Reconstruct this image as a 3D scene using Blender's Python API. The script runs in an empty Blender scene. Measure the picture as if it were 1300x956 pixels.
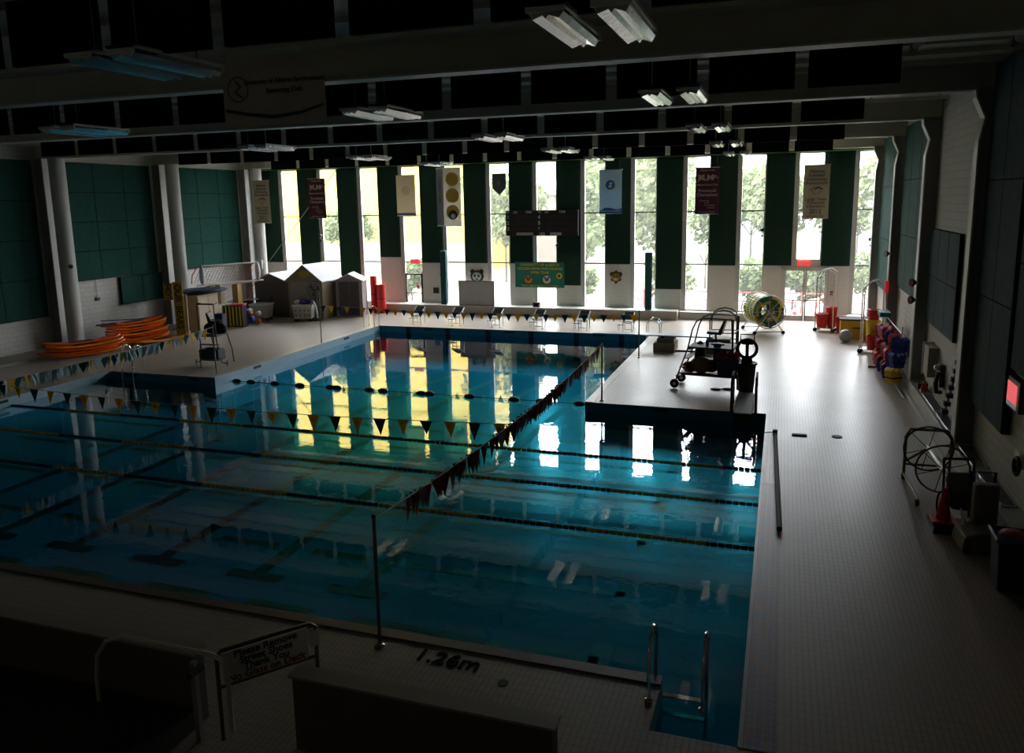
import bpy, bmesh, math, random
from mathutils import Vector, Matrix
random.seed(7)
C = bpy.context.scene.collection
sc = bpy.context.scene
PI = math.pi

# ------------------------------------------------------------------ camera, world, sun, exposure
cam_d = bpy.data.cameras.new('camera'); cam = bpy.data.objects.new('camera', cam_d); C.objects.link(cam)
F, YAW, PITCH, ROLL, CAMH = 1006.467, 0.329517, 0.173952, 0.0176876, 5.83
f_ = Vector((-math.sin(YAW)*math.cos(PITCH), math.cos(YAW)*math.cos(PITCH), -math.sin(PITCH)))
r_ = Vector((math.cos(YAW), math.sin(YAW), 0)); d_ = f_.cross(r_)
rt = r_*math.cos(ROLL) + d_*math.sin(ROLL); dn = -r_*math.sin(ROLL) + d_*math.cos(ROLL)
M = Matrix((rt, -dn, -f_)).transposed().to_4x4(); M.translation = Vector((0, 0, CAMH))
cam.matrix_world = M
cam_d.sensor_width = 36; cam_d.lens = F*36/1300; cam_d.shift_y = -44.5/1300
cam_d.clip_start = 0.05; cam_d.clip_end = 500
sc.camera = cam
w = bpy.data.worlds.new('sky'); sc.world = w; w.use_nodes = True
bg = w.node_tree.nodes['Background']; bg.inputs[0].default_value = (0.93, 0.95, 1.0, 1); bg.inputs[1].default_value = 24
sun_d = bpy.data.lights.new('sun', 'SUN'); sun_d.energy = 6.0; sun_d.angle = 0.05; sun_d.color = (1, .95, .86)
sun = bpy.data.objects.new('sun', sun_d); C.objects.link(sun); sun.rotation_euler = (math.radians(42), 0, math.radians(-25))
sc.view_settings.view_transform = 'Standard'; sc.view_settings.look = 'None'
sc.view_settings.exposure = 0.0; sc.view_settings.gamma = 1; sc.view_settings.use_curve_mapping = False
cy = sc.cycles
cy.max_bounces = 8; cy.diffuse_bounces = 4; cy.glossy_bounces = 4; cy.transparent_max_bounces = 12
cy.sample_clamp_indirect = 6; cy.caustics_reflective = False; cy.caustics_refractive = False
cy.use_denoising = True
try: cy.denoiser = 'OPENIMAGEDENOISE'; cy.denoising_input_passes = 'RGB_ALBEDO_NORMAL'
except Exception: pass

# ------------------------------------------------------------------ materials
MATS = {}
def mat(name, col, rough=.6, metal=0, noise=0, nscale=6, spec=.5, alpha=None, emit=0, bump=0, bscale=60, trans=0):
    if name in MATS: return MATS[name]
    m = bpy.data.materials.new(name); m.use_nodes = True; nt = m.node_tree; b = nt.nodes['Principled BSDF']
    b.inputs['Base Color'].default_value = (*col, 1); b.inputs['Roughness'].default_value = rough
    b.inputs['Metallic'].default_value = metal; b.inputs['Specular IOR Level'].default_value = spec
    if noise:
        tc = nt.nodes.new('ShaderNodeTexCoord'); n = nt.nodes.new('ShaderNodeTexNoise'); n.inputs['Scale'].default_value = nscale
        n.inputs['Detail'].default_value = 5
        nt.links.new(tc.outputs['Object'], n.inputs['Vector'])
        r = nt.nodes.new('ShaderNodeValToRGB')
        r.color_ramp.elements[0].position = .3; r.color_ramp.elements[1].position = .72
        r.color_ramp.elements[0].color = (*[c*(1-noise) for c in col], 1); r.color_ramp.elements[1].color = (*[min(1, c*(1+noise)) for c in col], 1)
        nt.links.new(n.outputs['Fac'], r.inputs['Fac']); nt.links.new(r.outputs[0], b.inputs['Base Color'])
    if bump:
        tc = nt.nodes.new('ShaderNodeTexCoord'); n = nt.nodes.new('ShaderNodeTexNoise'); n.inputs['Scale'].default_value = bscale
        nt.links.new(tc.outputs['Object'], n.inputs['Vector'])
        bp = nt.nodes.new('ShaderNodeBump'); bp.inputs['Strength'].default_value = bump; bp.inputs['Distance'].default_value = .02
        nt.links.new(n.outputs['Fac'], bp.inputs['Height']); nt.links.new(bp.outputs[0], b.inputs['Normal'])
    if alpha is not None: b.inputs['Alpha'].default_value = alpha
    if emit: b.inputs['Emission Color'].default_value = (*col, 1); b.inputs['Emission Strength'].default_value = emit
    if trans:   # thin cloth that lets light through
        t = nt.nodes.new('ShaderNodeBsdfTranslucent'); t.inputs[0].default_value = (*col, 1)
        mx = nt.nodes.new('ShaderNodeMixShader'); mx.inputs[0].default_value = trans
        nt.links.new(b.outputs[0], mx.inputs[1]); nt.links.new(t.outputs[0], mx.inputs[2])
        nt.links.new(mx.outputs[0], nt.nodes['Material Output'].inputs[0])
    MATS[name] = m; return m

def N(nt, t, **k):
    n = nt.nodes.new(t)
    for a, v in k.items(): setattr(n, a, v)
    return n
def brick_mat(name, c1, c2, mortar, w_, h_, msize, rough, rnoise=0, bump=.3, plane='XY', stain=0, rough2=None, streak=0):
    m = bpy.data.materials.new(name); m.use_nodes = True; nt = m.node_tree; b = nt.nodes['Principled BSDF']; L = nt.links.new
    g = N(nt, 'ShaderNodeNewGeometry'); s = N(nt, 'ShaderNodeSeparateXYZ'); L(g.outputs['Position'], s.inputs[0])
    c = N(nt, 'ShaderNodeCombineXYZ'); i = {'X': 0, 'Y': 1, 'Z': 2}
    L(s.outputs[i[plane[0]]], c.inputs[0]); L(s.outputs[i[plane[1]]], c.inputs[1])
    br = N(nt, 'ShaderNodeTexBrick'); br.inputs['Scale'].default_value = 1
    br.inputs['Brick Width'].default_value = w_; br.inputs['Row Height'].default_value = h_; br.inputs['Mortar Size'].default_value = msize
    br.inputs['Color1'].default_value = (*c1, 1); br.inputs['Color2'].default_value = (*c2, 1); br.inputs['Mortar'].default_value = (*mortar, 1)
    if name.startswith(('tile', 'deck')): br.offset = 0
    L(c.outputs[0], br.inputs['Vector'])
    col = br.outputs['Color']
    n = N(nt, 'ShaderNodeTexNoise'); n.inputs['Scale'].default_value = .7; n.inputs['Detail'].default_value = 2; L(g.outputs['Position'], n.inputs['Vector'])
    if stain:
        rr = N(nt, 'ShaderNodeValToRGB'); rr.color_ramp.elements[0].position = .2; rr.color_ramp.elements[1].position = .7
        rr.color_ramp.elements[0].color = (1-stain,)*3+(1,); rr.color_ramp.elements[1].color = (1, 1, 1, 1)
        L(n.outputs['Fac'], rr.inputs[0]); mx = N(nt, 'ShaderNodeMix', data_type='RGBA', blend_type='MULTIPLY'); mx.inputs[0].default_value = 1
        L(col, mx.inputs[6]); L(rr.outputs[0], mx.inputs[7]); col = mx.outputs[2]
    L(col, b.inputs['Base Color'])
    if rnoise:
        n2 = N(nt, 'ShaderNodeTexNoise'); n2.inputs['Scale'].default_value = .8; n2.inputs['Detail'].default_value = 1; L(g.outputs['Position'], n2.inputs['Vector'])
        mr = N(nt, 'ShaderNodeMapRange'); mr.inputs[1].default_value = .25; mr.inputs[2].default_value = .75
        mr.inputs[3].default_value = rough-rnoise; mr.inputs[4].default_value = rough+rnoise
        L(n2.outputs['Fac'], mr.inputs[0]); L(mr.outputs[0], b.inputs['Roughness'])
    else: b.inputs['Roughness'].default_value = rough
    if bump:
        bp = N(nt, 'ShaderNodeBump'); bp.inputs['Strength'].default_value = bump; bp.inputs['Distance'].default_value = .004
        inv = N(nt, 'ShaderNodeMath', operation='SUBTRACT'); inv.inputs[0].default_value = 1; L(br.outputs['Fac'], inv.inputs[1])
        L(inv.outputs[0], bp.inputs['Height']); L(bp.outputs[0], b.inputs['Normal'])
    MATS[name] = m; return m

deck_m = brick_mat('deck_tile', (.41, .35, .295), (.38, .325, .275), (.24, .21, .18), .15, .075, .006, .36, .03, .3, 'YX', .08)
tile_blue = brick_mat('tile_blue', (.02, .29, .41), (.02, .275, .395), (.03, .32, .44), .15, .15, .006, .25, 0, .1, 'XY')
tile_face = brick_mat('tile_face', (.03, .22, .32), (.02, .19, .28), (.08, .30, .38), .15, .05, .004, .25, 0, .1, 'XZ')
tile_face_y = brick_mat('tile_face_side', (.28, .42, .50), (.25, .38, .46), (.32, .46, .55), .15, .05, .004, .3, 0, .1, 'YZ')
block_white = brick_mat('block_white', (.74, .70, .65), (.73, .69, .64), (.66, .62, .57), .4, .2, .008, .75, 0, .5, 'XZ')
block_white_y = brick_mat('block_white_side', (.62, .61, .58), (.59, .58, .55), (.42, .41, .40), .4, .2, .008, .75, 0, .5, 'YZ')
beam_m = mat('painted_steel_grey_green', (.58, .57, .47), .55, 0, .08, 2)
flange_m = mat('painted_steel_pale', (.62, .68, .66), .45)
col_m = mat('painted_column', (.58, .58, .56), .45, 0, .05, 2)
ceil_m = mat('roof_deck_paint', (.66, .63, .50), .6, 0, .1, 3)
black_m = mat('black_baffle_cloth', (.006, .006, .006), .95, spec=.1)
greenp = mat('dark_green_felt', (.009, .034, .020), .9, 0, .15, 5, spec=.2)
greenw = mat('teal_green_felt', (.012, .070, .056), .85, 0, .15, 5, spec=.2)
greend = mat('slate_green_felt', (.035, .075, .085), .85, 0, .15, 5, spec=.2)
white_m = mat('white_paint', (.75, .75, .73), .4)
steel = mat('stainless_steel', (.62, .62, .60), .22, 1)
darksteel = mat('dark_tube', (.06, .06, .065), .35, .6)
chrome = mat('chrome', (.8, .8, .78), .1, 1)
rubber = mat('black_rubber', (.012, .012, .012), .7)
blackpl = mat('black_plastic', (.02, .02, .022), .5)
orange = mat('orange_board', (.85, .13, .015), .35, 0, .12, 3)
orange2 = mat('amber_board', (.85, .26, .02), .35)
red = mat('red_plastic', (.6, .015, .012), .4)
yellow = mat('yellow_plastic', (.78, .52, .02), .45)
teal = mat('teal_vinyl', (.0, .06, .065), .7)
purple = mat('purple_cloth', (.06, .02, .16), .8)
maroon = mat('maroon_cloth', (.085, .008, .03), .8)
beigeb = mat('beige_cloth', (.50, .44, .33), .85, trans=.25)
navy = mat('navy_plastic', (.01, .03, .10), .45)
pflag_y = mat('yellow_pennant', (.75, .50, .02), .7, trans=.3)
pflag_g = mat('green_pennant', (.005, .10, .07), .7, trans=.2)
pflag_w = mat('pale_pennant', (.45, .60, .60), .7, trans=.3)
pflag_r = mat('rust_pennant', (.38, .12, .08), .8, trans=.35)
pflag_k = mat('charcoal_pennant', (.10, .07, .07), .8, trans=.2)
glass = bpy.data.materials.new('window_glass'); glass.use_nodes = True
nt = glass.node_tree; nt.nodes.clear(); o_ = N(nt, 'ShaderNodeOutputMaterial'); tr = N(nt, 'ShaderNodeBsdfTransparent'); tr.inputs[0].default_value = (.93, .96, .95, 1)
gl = N(nt, 'ShaderNodeBsdfGlossy'); gl.inputs['Roughness'].default_value = .02; mx = N(nt, 'ShaderNodeMixShader'); mx.inputs[0].default_value = .05
hz = N(nt, 'ShaderNodeBsdfTranslucent'); hz.inputs[0].default_value = (.95, 1, .95, 1); mh = N(nt, 'ShaderNodeMixShader'); mh.inputs[0].default_value = .028
nt.links.new(tr.outputs[0], mh.inputs[1]); nt.links.new(hz.outputs[0], mh.inputs[2])   # slight steam haze, mixed in to imitate washed-out glare over the view outside
nt.links.new(mh.outputs[0], mx.inputs[1]); nt.links.new(gl.outputs[0], mx.inputs[2]); nt.links.new(mx.outputs[0], o_.inputs[0])
water = bpy.data.materials.new('pool_water'); water.use_nodes = True
nt = water.node_tree; nt.nodes.clear(); L = nt.links.new; o_ = N(nt, 'ShaderNodeOutputMaterial')
tr = N(nt, 'ShaderNodeBsdfTransparent'); tr.inputs[0].default_value = (.20, .74, .86, 1)
gl = N(nt, 'ShaderNodeBsdfGlossy'); gl.inputs['Roughness'].default_value = .0
fr = N(nt, 'ShaderNodeFresnel'); fr.inputs[0].default_value = 1.5
geo = N(nt, 'ShaderNodeNewGeometry'); tcw = N(nt, 'ShaderNodeTexCoord')
nz = N(nt, 'ShaderNodeTexNoise'); nz.inputs['Scale'].default_value = 3.0; nz.inputs['Detail'].default_value = 3; L(geo.outputs['Position'], nz.inputs['Vector'])
nz2 = N(nt, 'ShaderNodeTexNoise'); nz2.inputs['Scale'].default_value = .35; L(geo.outputs['Position'], nz2.inputs['Vector'])
mrw = N(nt, 'ShaderNodeMapRange'); mrw.inputs[1].default_value = .42; mrw.inputs[2].default_value = .7; mrw.inputs[3].default_value = .012; mrw.inputs[4].default_value = .10
L(nz2.outputs['Fac'], mrw.inputs[0])
bp = N(nt, 'ShaderNodeBump'); bp.inputs['Distance'].default_value = .05; L(mrw.outputs[0], bp.inputs['Strength']); L(nz.outputs['Fac'], bp.inputs['Height'])
L(bp.outputs[0], gl.inputs['Normal'])
m1 = N(nt, 'ShaderNodeMix'); L(geo.outputs['Backfacing'], m1.inputs[0]); L(fr.outputs[0], m1.inputs[2]); m1.inputs[3].default_value = .06
mx = N(nt, 'ShaderNodeMixShader'); L(m1.outputs[0], mx.inputs[0]); L(tr.outputs[0], mx.inputs[1]); L(gl.outputs[0], mx.inputs[2]); L(mx.outputs[0], o_.inputs[0])

# ------------------------------------------------------------------ mesh helpers
class MB:
    def __init__(s): s.b = bmesh.new()
    def box(s, x0, y0, z0, x1, y1, z1, m=None):
        c = Vector(((x0+x1)/2, (y0+y1)/2, (z0+z1)/2)); T = Matrix.Translation(c) @ Matrix.Diagonal((abs(x1-x0), abs(y1-y0), abs(z1-z0), 1))
        if m is not None: T = m @ T
        bmesh.ops.create_cube(s.b, size=1, matrix=T); return s
    def tube(s, a, b, r, n=8, r2=None):
        a, b = Vector(a), Vector(b); d = b-a; l = d.length
        if l < 1e-6: return s
        T = Matrix.Translation((a+b)/2) @ d.to_track_quat('Z', 'Y').to_matrix().to_4x4()
        bmesh.ops.create_cone(s.b, cap_ends=True, segments=n, radius1=r, radius2=r if r2 is None else r2, depth=l, matrix=T); return s
    def path(s, pts, r, n=8, closed=False):
        pts = [Vector(p) for p in pts]; k = len(pts); rings = []; up = None
        for i, p in enumerate(pts):
            if closed: t = pts[(i+1) % k]-pts[i-1]
            else: t = pts[min(i+1, k-1)]-pts[max(i-1, 0)]
            t.normalize()
            if up is None:
                up = Vector((0, 0, 1)) if abs(t.z) < .9 else Vector((1, 0, 0))
            u = (up - t*up.dot(t)).normalized(); v = t.cross(u); up = u
            rings.append([s.b.verts.new(p + (u*math.cos(2*PI*j/n) + v*math.sin(2*PI*j/n))*r) for j in range(n)])
        for i in range(k if closed else k-1):
            A, B = rings[i], rings[(i+1) % k]
            for j in range(n): s.b.faces.new((A[j], A[(j+1) % n], B[(j+1) % n], B[j]))
        if not closed:
            s.b.faces.new(rings[0][::-1]); s.b.faces.new(rings[-1])
        return s
    def ring(s, c, axis, R, r, n=28, k=6):
        c = Vector(c); q = Vector(axis).to_track_quat('Z', 'Y')
        return s.path([c + q @ Vector((math.cos(2*PI*i/n)*R, math.sin(2*PI*i/n)*R, 0)) for i in range(n)], r, k, True)
    def lathe(s, prof, c=(0, 0, 0), n=20, axis=(0, 0, 1)):
        c = Vector(c); q = Vector(axis).to_track_quat('Z', 'Y'); rings = []
        for r, z in prof: rings.append([s.b.verts.new(c + q @ Vector((math.cos(2*PI*j/n)*r, math.sin(2*PI*j/n)*r, z))) for j in range(n)])
        for A, B in zip(rings, rings[1:]):
            for j in range(n): s.b.faces.new((A[j], A[(j+1) % n], B[(j+1) % n], B[j]))
        s.b.faces.new(rings[0][::-1]); s.b.faces.new(rings[-1]); return s
    def sphere(s, c, r, sc_=(1, 1, 1), n=12):
        bmesh.ops.create_uvsphere(s.b, u_segments=n, v_segments=max(6, n//2+2), radius=r, matrix=Matrix.Translation(c) @ Matrix.Diagonal((*sc_, 1))); return s
    def prism(s, poly, t, plane='XZ', at=0):
        def P(u, v, k): return {'XZ': (u, k, v), 'YZ': (k, u, v), 'XY': (u, v, k)}[plane]
        A = [s.b.verts.new(P(u, v, at)) for u, v in poly]; B = [s.b.verts.new(P(u, v, at+t)) for u, v in poly]
        s.b.faces.new(A); s.b.faces.new(B[::-1]); k = len(poly)
        for i in range(k): s.b.faces.new((A[i], B[i], B[(i+1) % k], A[(i+1) % k]))
        return s
    def quad(s, *p): s.b.faces.new([s.b.verts.new(q) for q in p]); return s
    def build(s, name, m, parent=None, loc=None, rz=0, bevel=0, smooth=False):
        bmesh.ops.recalc_face_normals(s.b, faces=s.b.faces)
        if bevel: bmesh.ops.bevel(s.b, geom=list(s.b.edges), offset=bevel, segments=2, affect='EDGES', profile=.5)
        me = bpy.data.meshes.new(name); s.b.to_mesh(me); s.b.free()
        if smooth:
            for p in me.polygons: p.use_smooth = True
            try: me.set_sharp_from_angle(angle=math.radians(40))
            except Exception: pass
        me.materials.append(m); o = bpy.data.objects.new(name, me); C.objects.link(o)
        if parent: o.parent = parent
        if loc: o.location = loc
        if rz: o.rotation_euler.z = rz
        return o
def tag(o, label=None, cat=None, group=None, kind=None):
    if label: o['label'] = label
    if cat: o['category'] = cat
    if group: o['group'] = group
    if kind: o['kind'] = kind
    return o
def thing(name, label, cat, loc=(0, 0, 0), rz=0, group=None):
    o = bpy.data.objects.new(name, None); o.empty_display_size = .2; C.objects.link(o); o.location = loc; o.rotation_euler.z = rz
    return tag(o, label, cat, group)
def struct(o): o['kind'] = 'structure'; return o
def kids(o): return [c for c in C.objects if c.parent is o]
def copy_tree(o, loc, rz=None, label=None, group=None):
    r = o.copy(); C.objects.link(r); r.location = loc
    if rz is not None: r.rotation_euler.z = rz
    if label: r['label'] = label
    if group: r['group'] = group
    for ch in kids(o):
        c = ch.copy(); C.objects.link(c); c.parent = r
        for g in kids(ch):
            d = g.copy(); C.objects.link(d); d.parent = c
    return r
def text(name, s, size, m, parent, loc, rot=(PI/2, 0, 0), align='CENTER', ext=.003, bold=0, shear=0, sx=1):
    cu = bpy.data.curves.new(name, 'FONT'); cu.body = s; cu.size = size; cu.extrude = ext; cu.align_x = align; cu.align_y = 'CENTER'; cu.offset = bold; cu.shear = shear
    cu.space_line = .9
    t = bpy.data.objects.new(name, cu); C.objects.link(t)
    bpy.context.view_layer.update(); dg = bpy.context.evaluated_depsgraph_get()
    me = bpy.data.meshes.new_from_object(t.evaluated_get(dg)); bpy.data.objects.remove(t); me.materials.clear(); me.materials.append(m)
    o = bpy.data.objects.new(name, me); C.objects.link(o); o.location = loc; o.rotation_euler = rot; o.scale = (sx, 1, 1)
    if parent: o.parent = parent
    return o
ORD = ['first', 'second', 'third', 'fourth', 'fifth', 'sixth', 'seventh', 'eighth', 'ninth', 'tenth', 'eleventh', 'twelfth', 'thirteenth', 'fourteenth', 'fifteenth', 'sixteenth', 'seventeenth']

# ------------------------------------------------------------------ the shell
XL, XR, YF, YN = -29.3, 4.05, 39.6, -7.0
ZC, ZB = 8.44, 7.9          # roof deck, beam underside
PW = dict(x0=-23.1, x1=-.24, y0=9.05, y1=22.13)      # wide shallow pool
PL = dict(x0=-18.5, x1=-5.33, y1=34.15)              # long racing tank
WZ = -.3
xs = [XL-.3, PW['x0'], PL['x0'], PL['x1'], -1.2, PW['x1'], XR+.3]; ys = [YN, 8.0, PW['y0'], PW['y1'], PL['y1'], YF+.2]
def is_pool(x, y):
    if PW['y0'] < y < PW['y1'] and PW['x0'] < x < PW['x1']: return True
    if PW['y1'] < y < PL['y1'] and PL['x0'] < x < PL['x1']: return True
    return 8.0 < y < PW['y0'] and -1.2 < x < PW['x1']
m = MB(); fl = m.b; V = {}
for i, x in enumerate(xs):
    for j, y in enumerate(ys): V[i, j] = fl.verts.new((x, y, 0))
for i in range(len(xs)-1):
    for j in range(len(ys)-1):
        if not is_pool((xs[i]+xs[i+1])/2, (ys[j]+ys[j+1])/2): fl.faces.new((V[i, j], V[i+1, j], V[i+1, j+1], V[i, j+1]))
struct(m.build('floor', deck_m))
# basin
basin = thing('pool_basin', 'blue tiled L-stepped swimming pool basin sunk in the deck', 'pool'); basin['kind'] = 'structure'
def zf(y): return -.6 if y < 18 else (-.6 - (y-18)/8.5*.38 if y < 26.5 else -.98 - min(1, (y-26.5)/4)*.35)
m = MB()
for x0, x1, yy in ((PW['x0'], PW['x1'], [8.0, 18, PW['y1']]), (PL['x0'], PL['x1'], [PW['y1'], 26.5, 30.5, PL['y1']])):
    if yy[0] == 8.0: yy = [8.0, 9.05, 18, 20, PW['y1']]
    for a, b in zip(yy, yy[1:]): m.quad((x0, a, zf(a)), (x1, a, zf(a)), (x1, b, zf(b)), (x0, b, zf(b)))
m.build('basin_floor', tile_blue, basin)
mf, ms = MB(), MB()
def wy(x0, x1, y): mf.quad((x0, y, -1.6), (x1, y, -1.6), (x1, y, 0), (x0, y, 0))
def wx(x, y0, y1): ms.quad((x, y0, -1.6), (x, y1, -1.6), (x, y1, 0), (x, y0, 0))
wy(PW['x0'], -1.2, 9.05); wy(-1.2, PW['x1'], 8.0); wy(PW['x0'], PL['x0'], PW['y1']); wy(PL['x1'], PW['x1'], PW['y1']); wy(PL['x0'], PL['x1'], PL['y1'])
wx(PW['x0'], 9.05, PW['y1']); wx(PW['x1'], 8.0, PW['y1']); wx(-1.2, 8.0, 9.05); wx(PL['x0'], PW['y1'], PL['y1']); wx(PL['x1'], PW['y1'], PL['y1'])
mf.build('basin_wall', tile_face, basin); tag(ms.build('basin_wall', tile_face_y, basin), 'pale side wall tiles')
lane_k = mat('black_lane_tile', (.012, .02, .03), .4); lane_o = mat('olive_lane_tile', (.10, .09, .02), .4)
LX = [-16.95, -14.88, -12.85, -10.75, -8.62, -6.57]
for x in LX:
    m = MB()
    yy = [10.9, 14, 18, 22.1, 26.5, 30.5, 32.6]
    for a, b in zip(yy, yy[1:]): m.quad((x-.14, a, zf(a)+.006), (x+.14, a, zf(a)+.006), (x+.14, b, zf(b)+.006), (x-.14, b, zf(b)+.006))
    m.quad((x-.55, 10.78, -.592), (x+.55, 10.78, -.592), (x+.55, 11.05, -.592), (x-.55, 11.05, -.592))
    m.quad((x-.55, 32.4, zf(32.5)+.008), (x+.55, 32.4, zf(32.5)+.008), (x+.55, 32.7, zf(32.7)+.008), (x-.55, 32.7, zf(32.7)+.008))
    m.box(x-.12, 34.135, -1.3, x+.12, 34.155, -.01)
    m.build('lane_line', lane_k, basin)
for y in (10.1, 12.1, 14.2, 16.3, 18.4, 20.4):
    m = MB(); segs = [(-20.8, -17.3)] + [(a+.45, b-.35) for a, b in zip(LX, LX[1:])] + [(-6.2, -2.25)]
    for a, b in segs:
        z = max(zf(y), zf(y+.1))+.004; m.quad((a, y-.1, z), (b, y-.1, z), (b, y+.1, z), (a, y+.1, z))
    m.quad((-2.4, y-.45, z), (-2.1, y-.45, z), (-2.1, y+.45, z), (-2.4, y+.45, z))
    m.build('lane_line', lane_o, basin)
# dark gutter inlets on the side tiles
m = MB()
for x in (-15.9, -11.8, -7.6): m.box(x-.25, 34.13, -.12, x+.25, 34.16, -.05)
for y in (24.5, 31): m.box(PL['x0']-.01, y-.22, -.14, PL['x0']+.015, y+.22, -.05)
m.box(-22.4, 22.11, -.14, -21.9, 22.15, -.05); m.box(-19.6, 22.11, -.14, -19.2, 22.15, -.05); m.box(-3.3, 22.11, -.14, -2.9, 22.15, -.05)
m.box(-23.11, 17.5, -.14, -23.08, 18, -.05)
m.build('gutter_inlet', rubber, basin)
m = MB()
m.quad((PW['x0'], 9.05, WZ), (PW['x1'], 9.05, WZ), (PW['x1'], PW['y1'], WZ), (PW['x0'], PW['y1'], WZ))
m.quad((PL['x0'], PW['y1'], WZ), (PL['x1'], PW['y1'], WZ), (PL['x1'], PL['y1'], WZ), (PL['x0'], PL['y1'], WZ))
m.quad((-1.2, 8.0, WZ), (PW['x1'], 8.0, WZ), (PW['x1'], 9.05, WZ), (-1.2, 9.05, WZ))
wo = m.build('pool_water', water); tag(wo, 'still clear blue water filling the swimming pool', 'water', kind='stuff')
if wo.data.polygons[0].normal.z < 0:
    wo.data.flip_normals()
# coping
cop = mat('coping_tile', (.42, .40, .37), .35, 0, .08, 3); copd = mat('coping_brown', (.13, .10, .08), .4, 0, .2, 8)
struct(MB().box(PW['x0'], 8.86, .0, -1.2, 9.05, .02).build('trim_1', copd))
struct(MB().box(PL['x0']-.3, 22.13, 0, PL['x0'], 34.3, .012).build('trim_2', cop))
struct(MB().box(PL['x0'], 34.15, 0, PL['x1'], 34.42, .012).build('trim_3', cop))
struct(MB().box(PL['x1'], 22.13, 0, PL['x1']+.25, 34.3, .012).build('trim_4', cop))
mosaic = brick_mat('tile_mosaic', (.05, .07, .22), (.20, .06, .04), (.20, .19, .18), .12, .09, .006, .35, 0, .2, 'YX')
struct(MB().box(-.2, 8, 0, .14, 16.5, .006).build('trim_5', mosaic))
struct(MB().box(-.25, 8.0, 0, -.2, 22.13, .012).build('trim_6', cop))
# walls
T = .3
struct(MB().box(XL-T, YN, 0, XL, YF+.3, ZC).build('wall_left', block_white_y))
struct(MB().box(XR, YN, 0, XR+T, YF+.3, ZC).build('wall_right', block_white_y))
struct(MB().box(XL, YN-T, 0, XR, YN, ZC).build('wall_back', block_white))
m = MB().box(XL-T, YN-T, ZC, XR+T, YF+T, ZC+.3)
struct(m.build('ceiling', ceil_m))
# far wall: windows W wide, piers between
WX = [-27.52+2.54*k for k in range(13)]      # left edges of the window bays
WW = 1.27
win_bot = {}
piers = []
m = MB(); x = XL
for k, wx_ in enumerate(WX):
    if k == 11: m.box(x, YF, 0, -.02, YF+.3, 7.85); x = WX[11]+WW; continue
    (m.box(x, YF, 0, wx_, YF+.3, 7.85) if k != 12 else None); x = wx_+WW
# masonry beside and over the double door in the twelfth bay
m.box(-.02, YF, 2.62, WX[11], YF+.3, 7.85)
m.box(WX[11]+WW, YF, 2.62, WX[12], YF+.3, 7.85); m.box(2.1, YF, 0, WX[12], YF+.3, 2.62)
m.box(WX[11], YF, 2.62, WX[11]+WW, YF+.3, 2.9)
m.box(min(WX[12]+WW, XR), YF, 0, XR, YF+.3, 7.85)
m.box(XL, YF, 7.85, XR, YF+.3, ZC)
for k, wx_ in enumerate(WX):
    if k in (3, 11): continue
    m.box(wx_, YF, 0, wx_+WW, YF+.3, .4 if k < 12 else .38)
struct(m.build('wall_far', block_white))
lime = mat('lime_panel', (.10, .22, .02), .6)
# windows
fr_w = mat('window_frame_paint', (.62, .60, .57), .45); fr_d = mat('dark_transom', (.05, .045, .035), .5)
for k, wx_ in enumerate(WX):
    t = thing('window_%d' % (k+1), None, None, (wx_, YF, 0)); t['kind'] = 'structure'
    zb = {11: 2.9, 3: .02}.get(k, .4); ww = min(WW, XR-wx_)
    f = MB().box(0, .02, zb, .05, .14, 7.85).box(.16, .02, zb, .2, .14, 7.85).box(ww-.04, .02, zb, ww, .14, 7.85).box(0, .02, zb, ww, .14, zb+.06).box(0, .02, 7.79, ww, .14, 7.85)
    f.box(.05, .05, zb, .16, .12, 7.85)
    f.build('window_frame', fr_w, t)
    tr_ = MB().box(.2, .04, 5.2, ww-.04, .12, 5.26)
    if k != 11: tr_.box(.2, .04, 2.66, ww-.04, .12, 2.72)
    tr_.build('transom', fr_d, t)
    MB().quad((.2, .09, zb+.05), (ww-.04, .09, zb+.05), (ww-.04, .09, 7.8), (.2, .09, 7.8)).build('pane', glass, t)
    pd = bpy.data.lights.new('portal', 'AREA'); pd.shape = 'RECTANGLE'; pd.size = ww; pd.size_y = 7.85-zb; pd.cycles.is_portal = True
    po = bpy.data.objects.new('portal', pd); C.objects.link(po); po.location = (wx_+ww/2, YF+.32, (zb+7.85)/2); po.rotation_euler = (-PI/2, 0, 0)
    if k == 3:
        d = thing('door_1', None, None, (wx_+.2, YF, 0)); d['kind'] = 'structure'
        MB().box(0, .0, .0, .07, .1, 2.05).box(.93, 0, 0, 1.03, .1, 2.05).box(0, 0, 1.97, 1.03, .1, 2.05).box(0, 0, 0, 1.03, .1, .12).box(0, 0, .95, 1.03, .1, 1.0).build('door_frame', fr_d, d)
        MB().box(.06, -.06, 1.0, .1, 0, 1.3).build('door_handle', blackpl, d)
pd = bpy.data.lights.new('portal', 'AREA'); pd.shape = 'RECTANGLE'; pd.size = 2.1; pd.size_y = 2.5; pd.cycles.is_portal = True
po = bpy.data.objects.new('portal', pd); C.objects.link(po); po.location = (1.03, YF+.32, 1.3); po.rotation_euler = (-PI/2, 0, 0)
d = thing('door_2', None, None, (0, YF, 0)); d['kind'] = 'structure'
MB().box(-.02, -.03, 0, .12, .2, 2.62).box(1.98, -.03, 0, 2.1, .2, 2.62).box(-.02, -.03, 2.5, 2.1, .2, 2.62).build('door_frame', fr_w, d)
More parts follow.
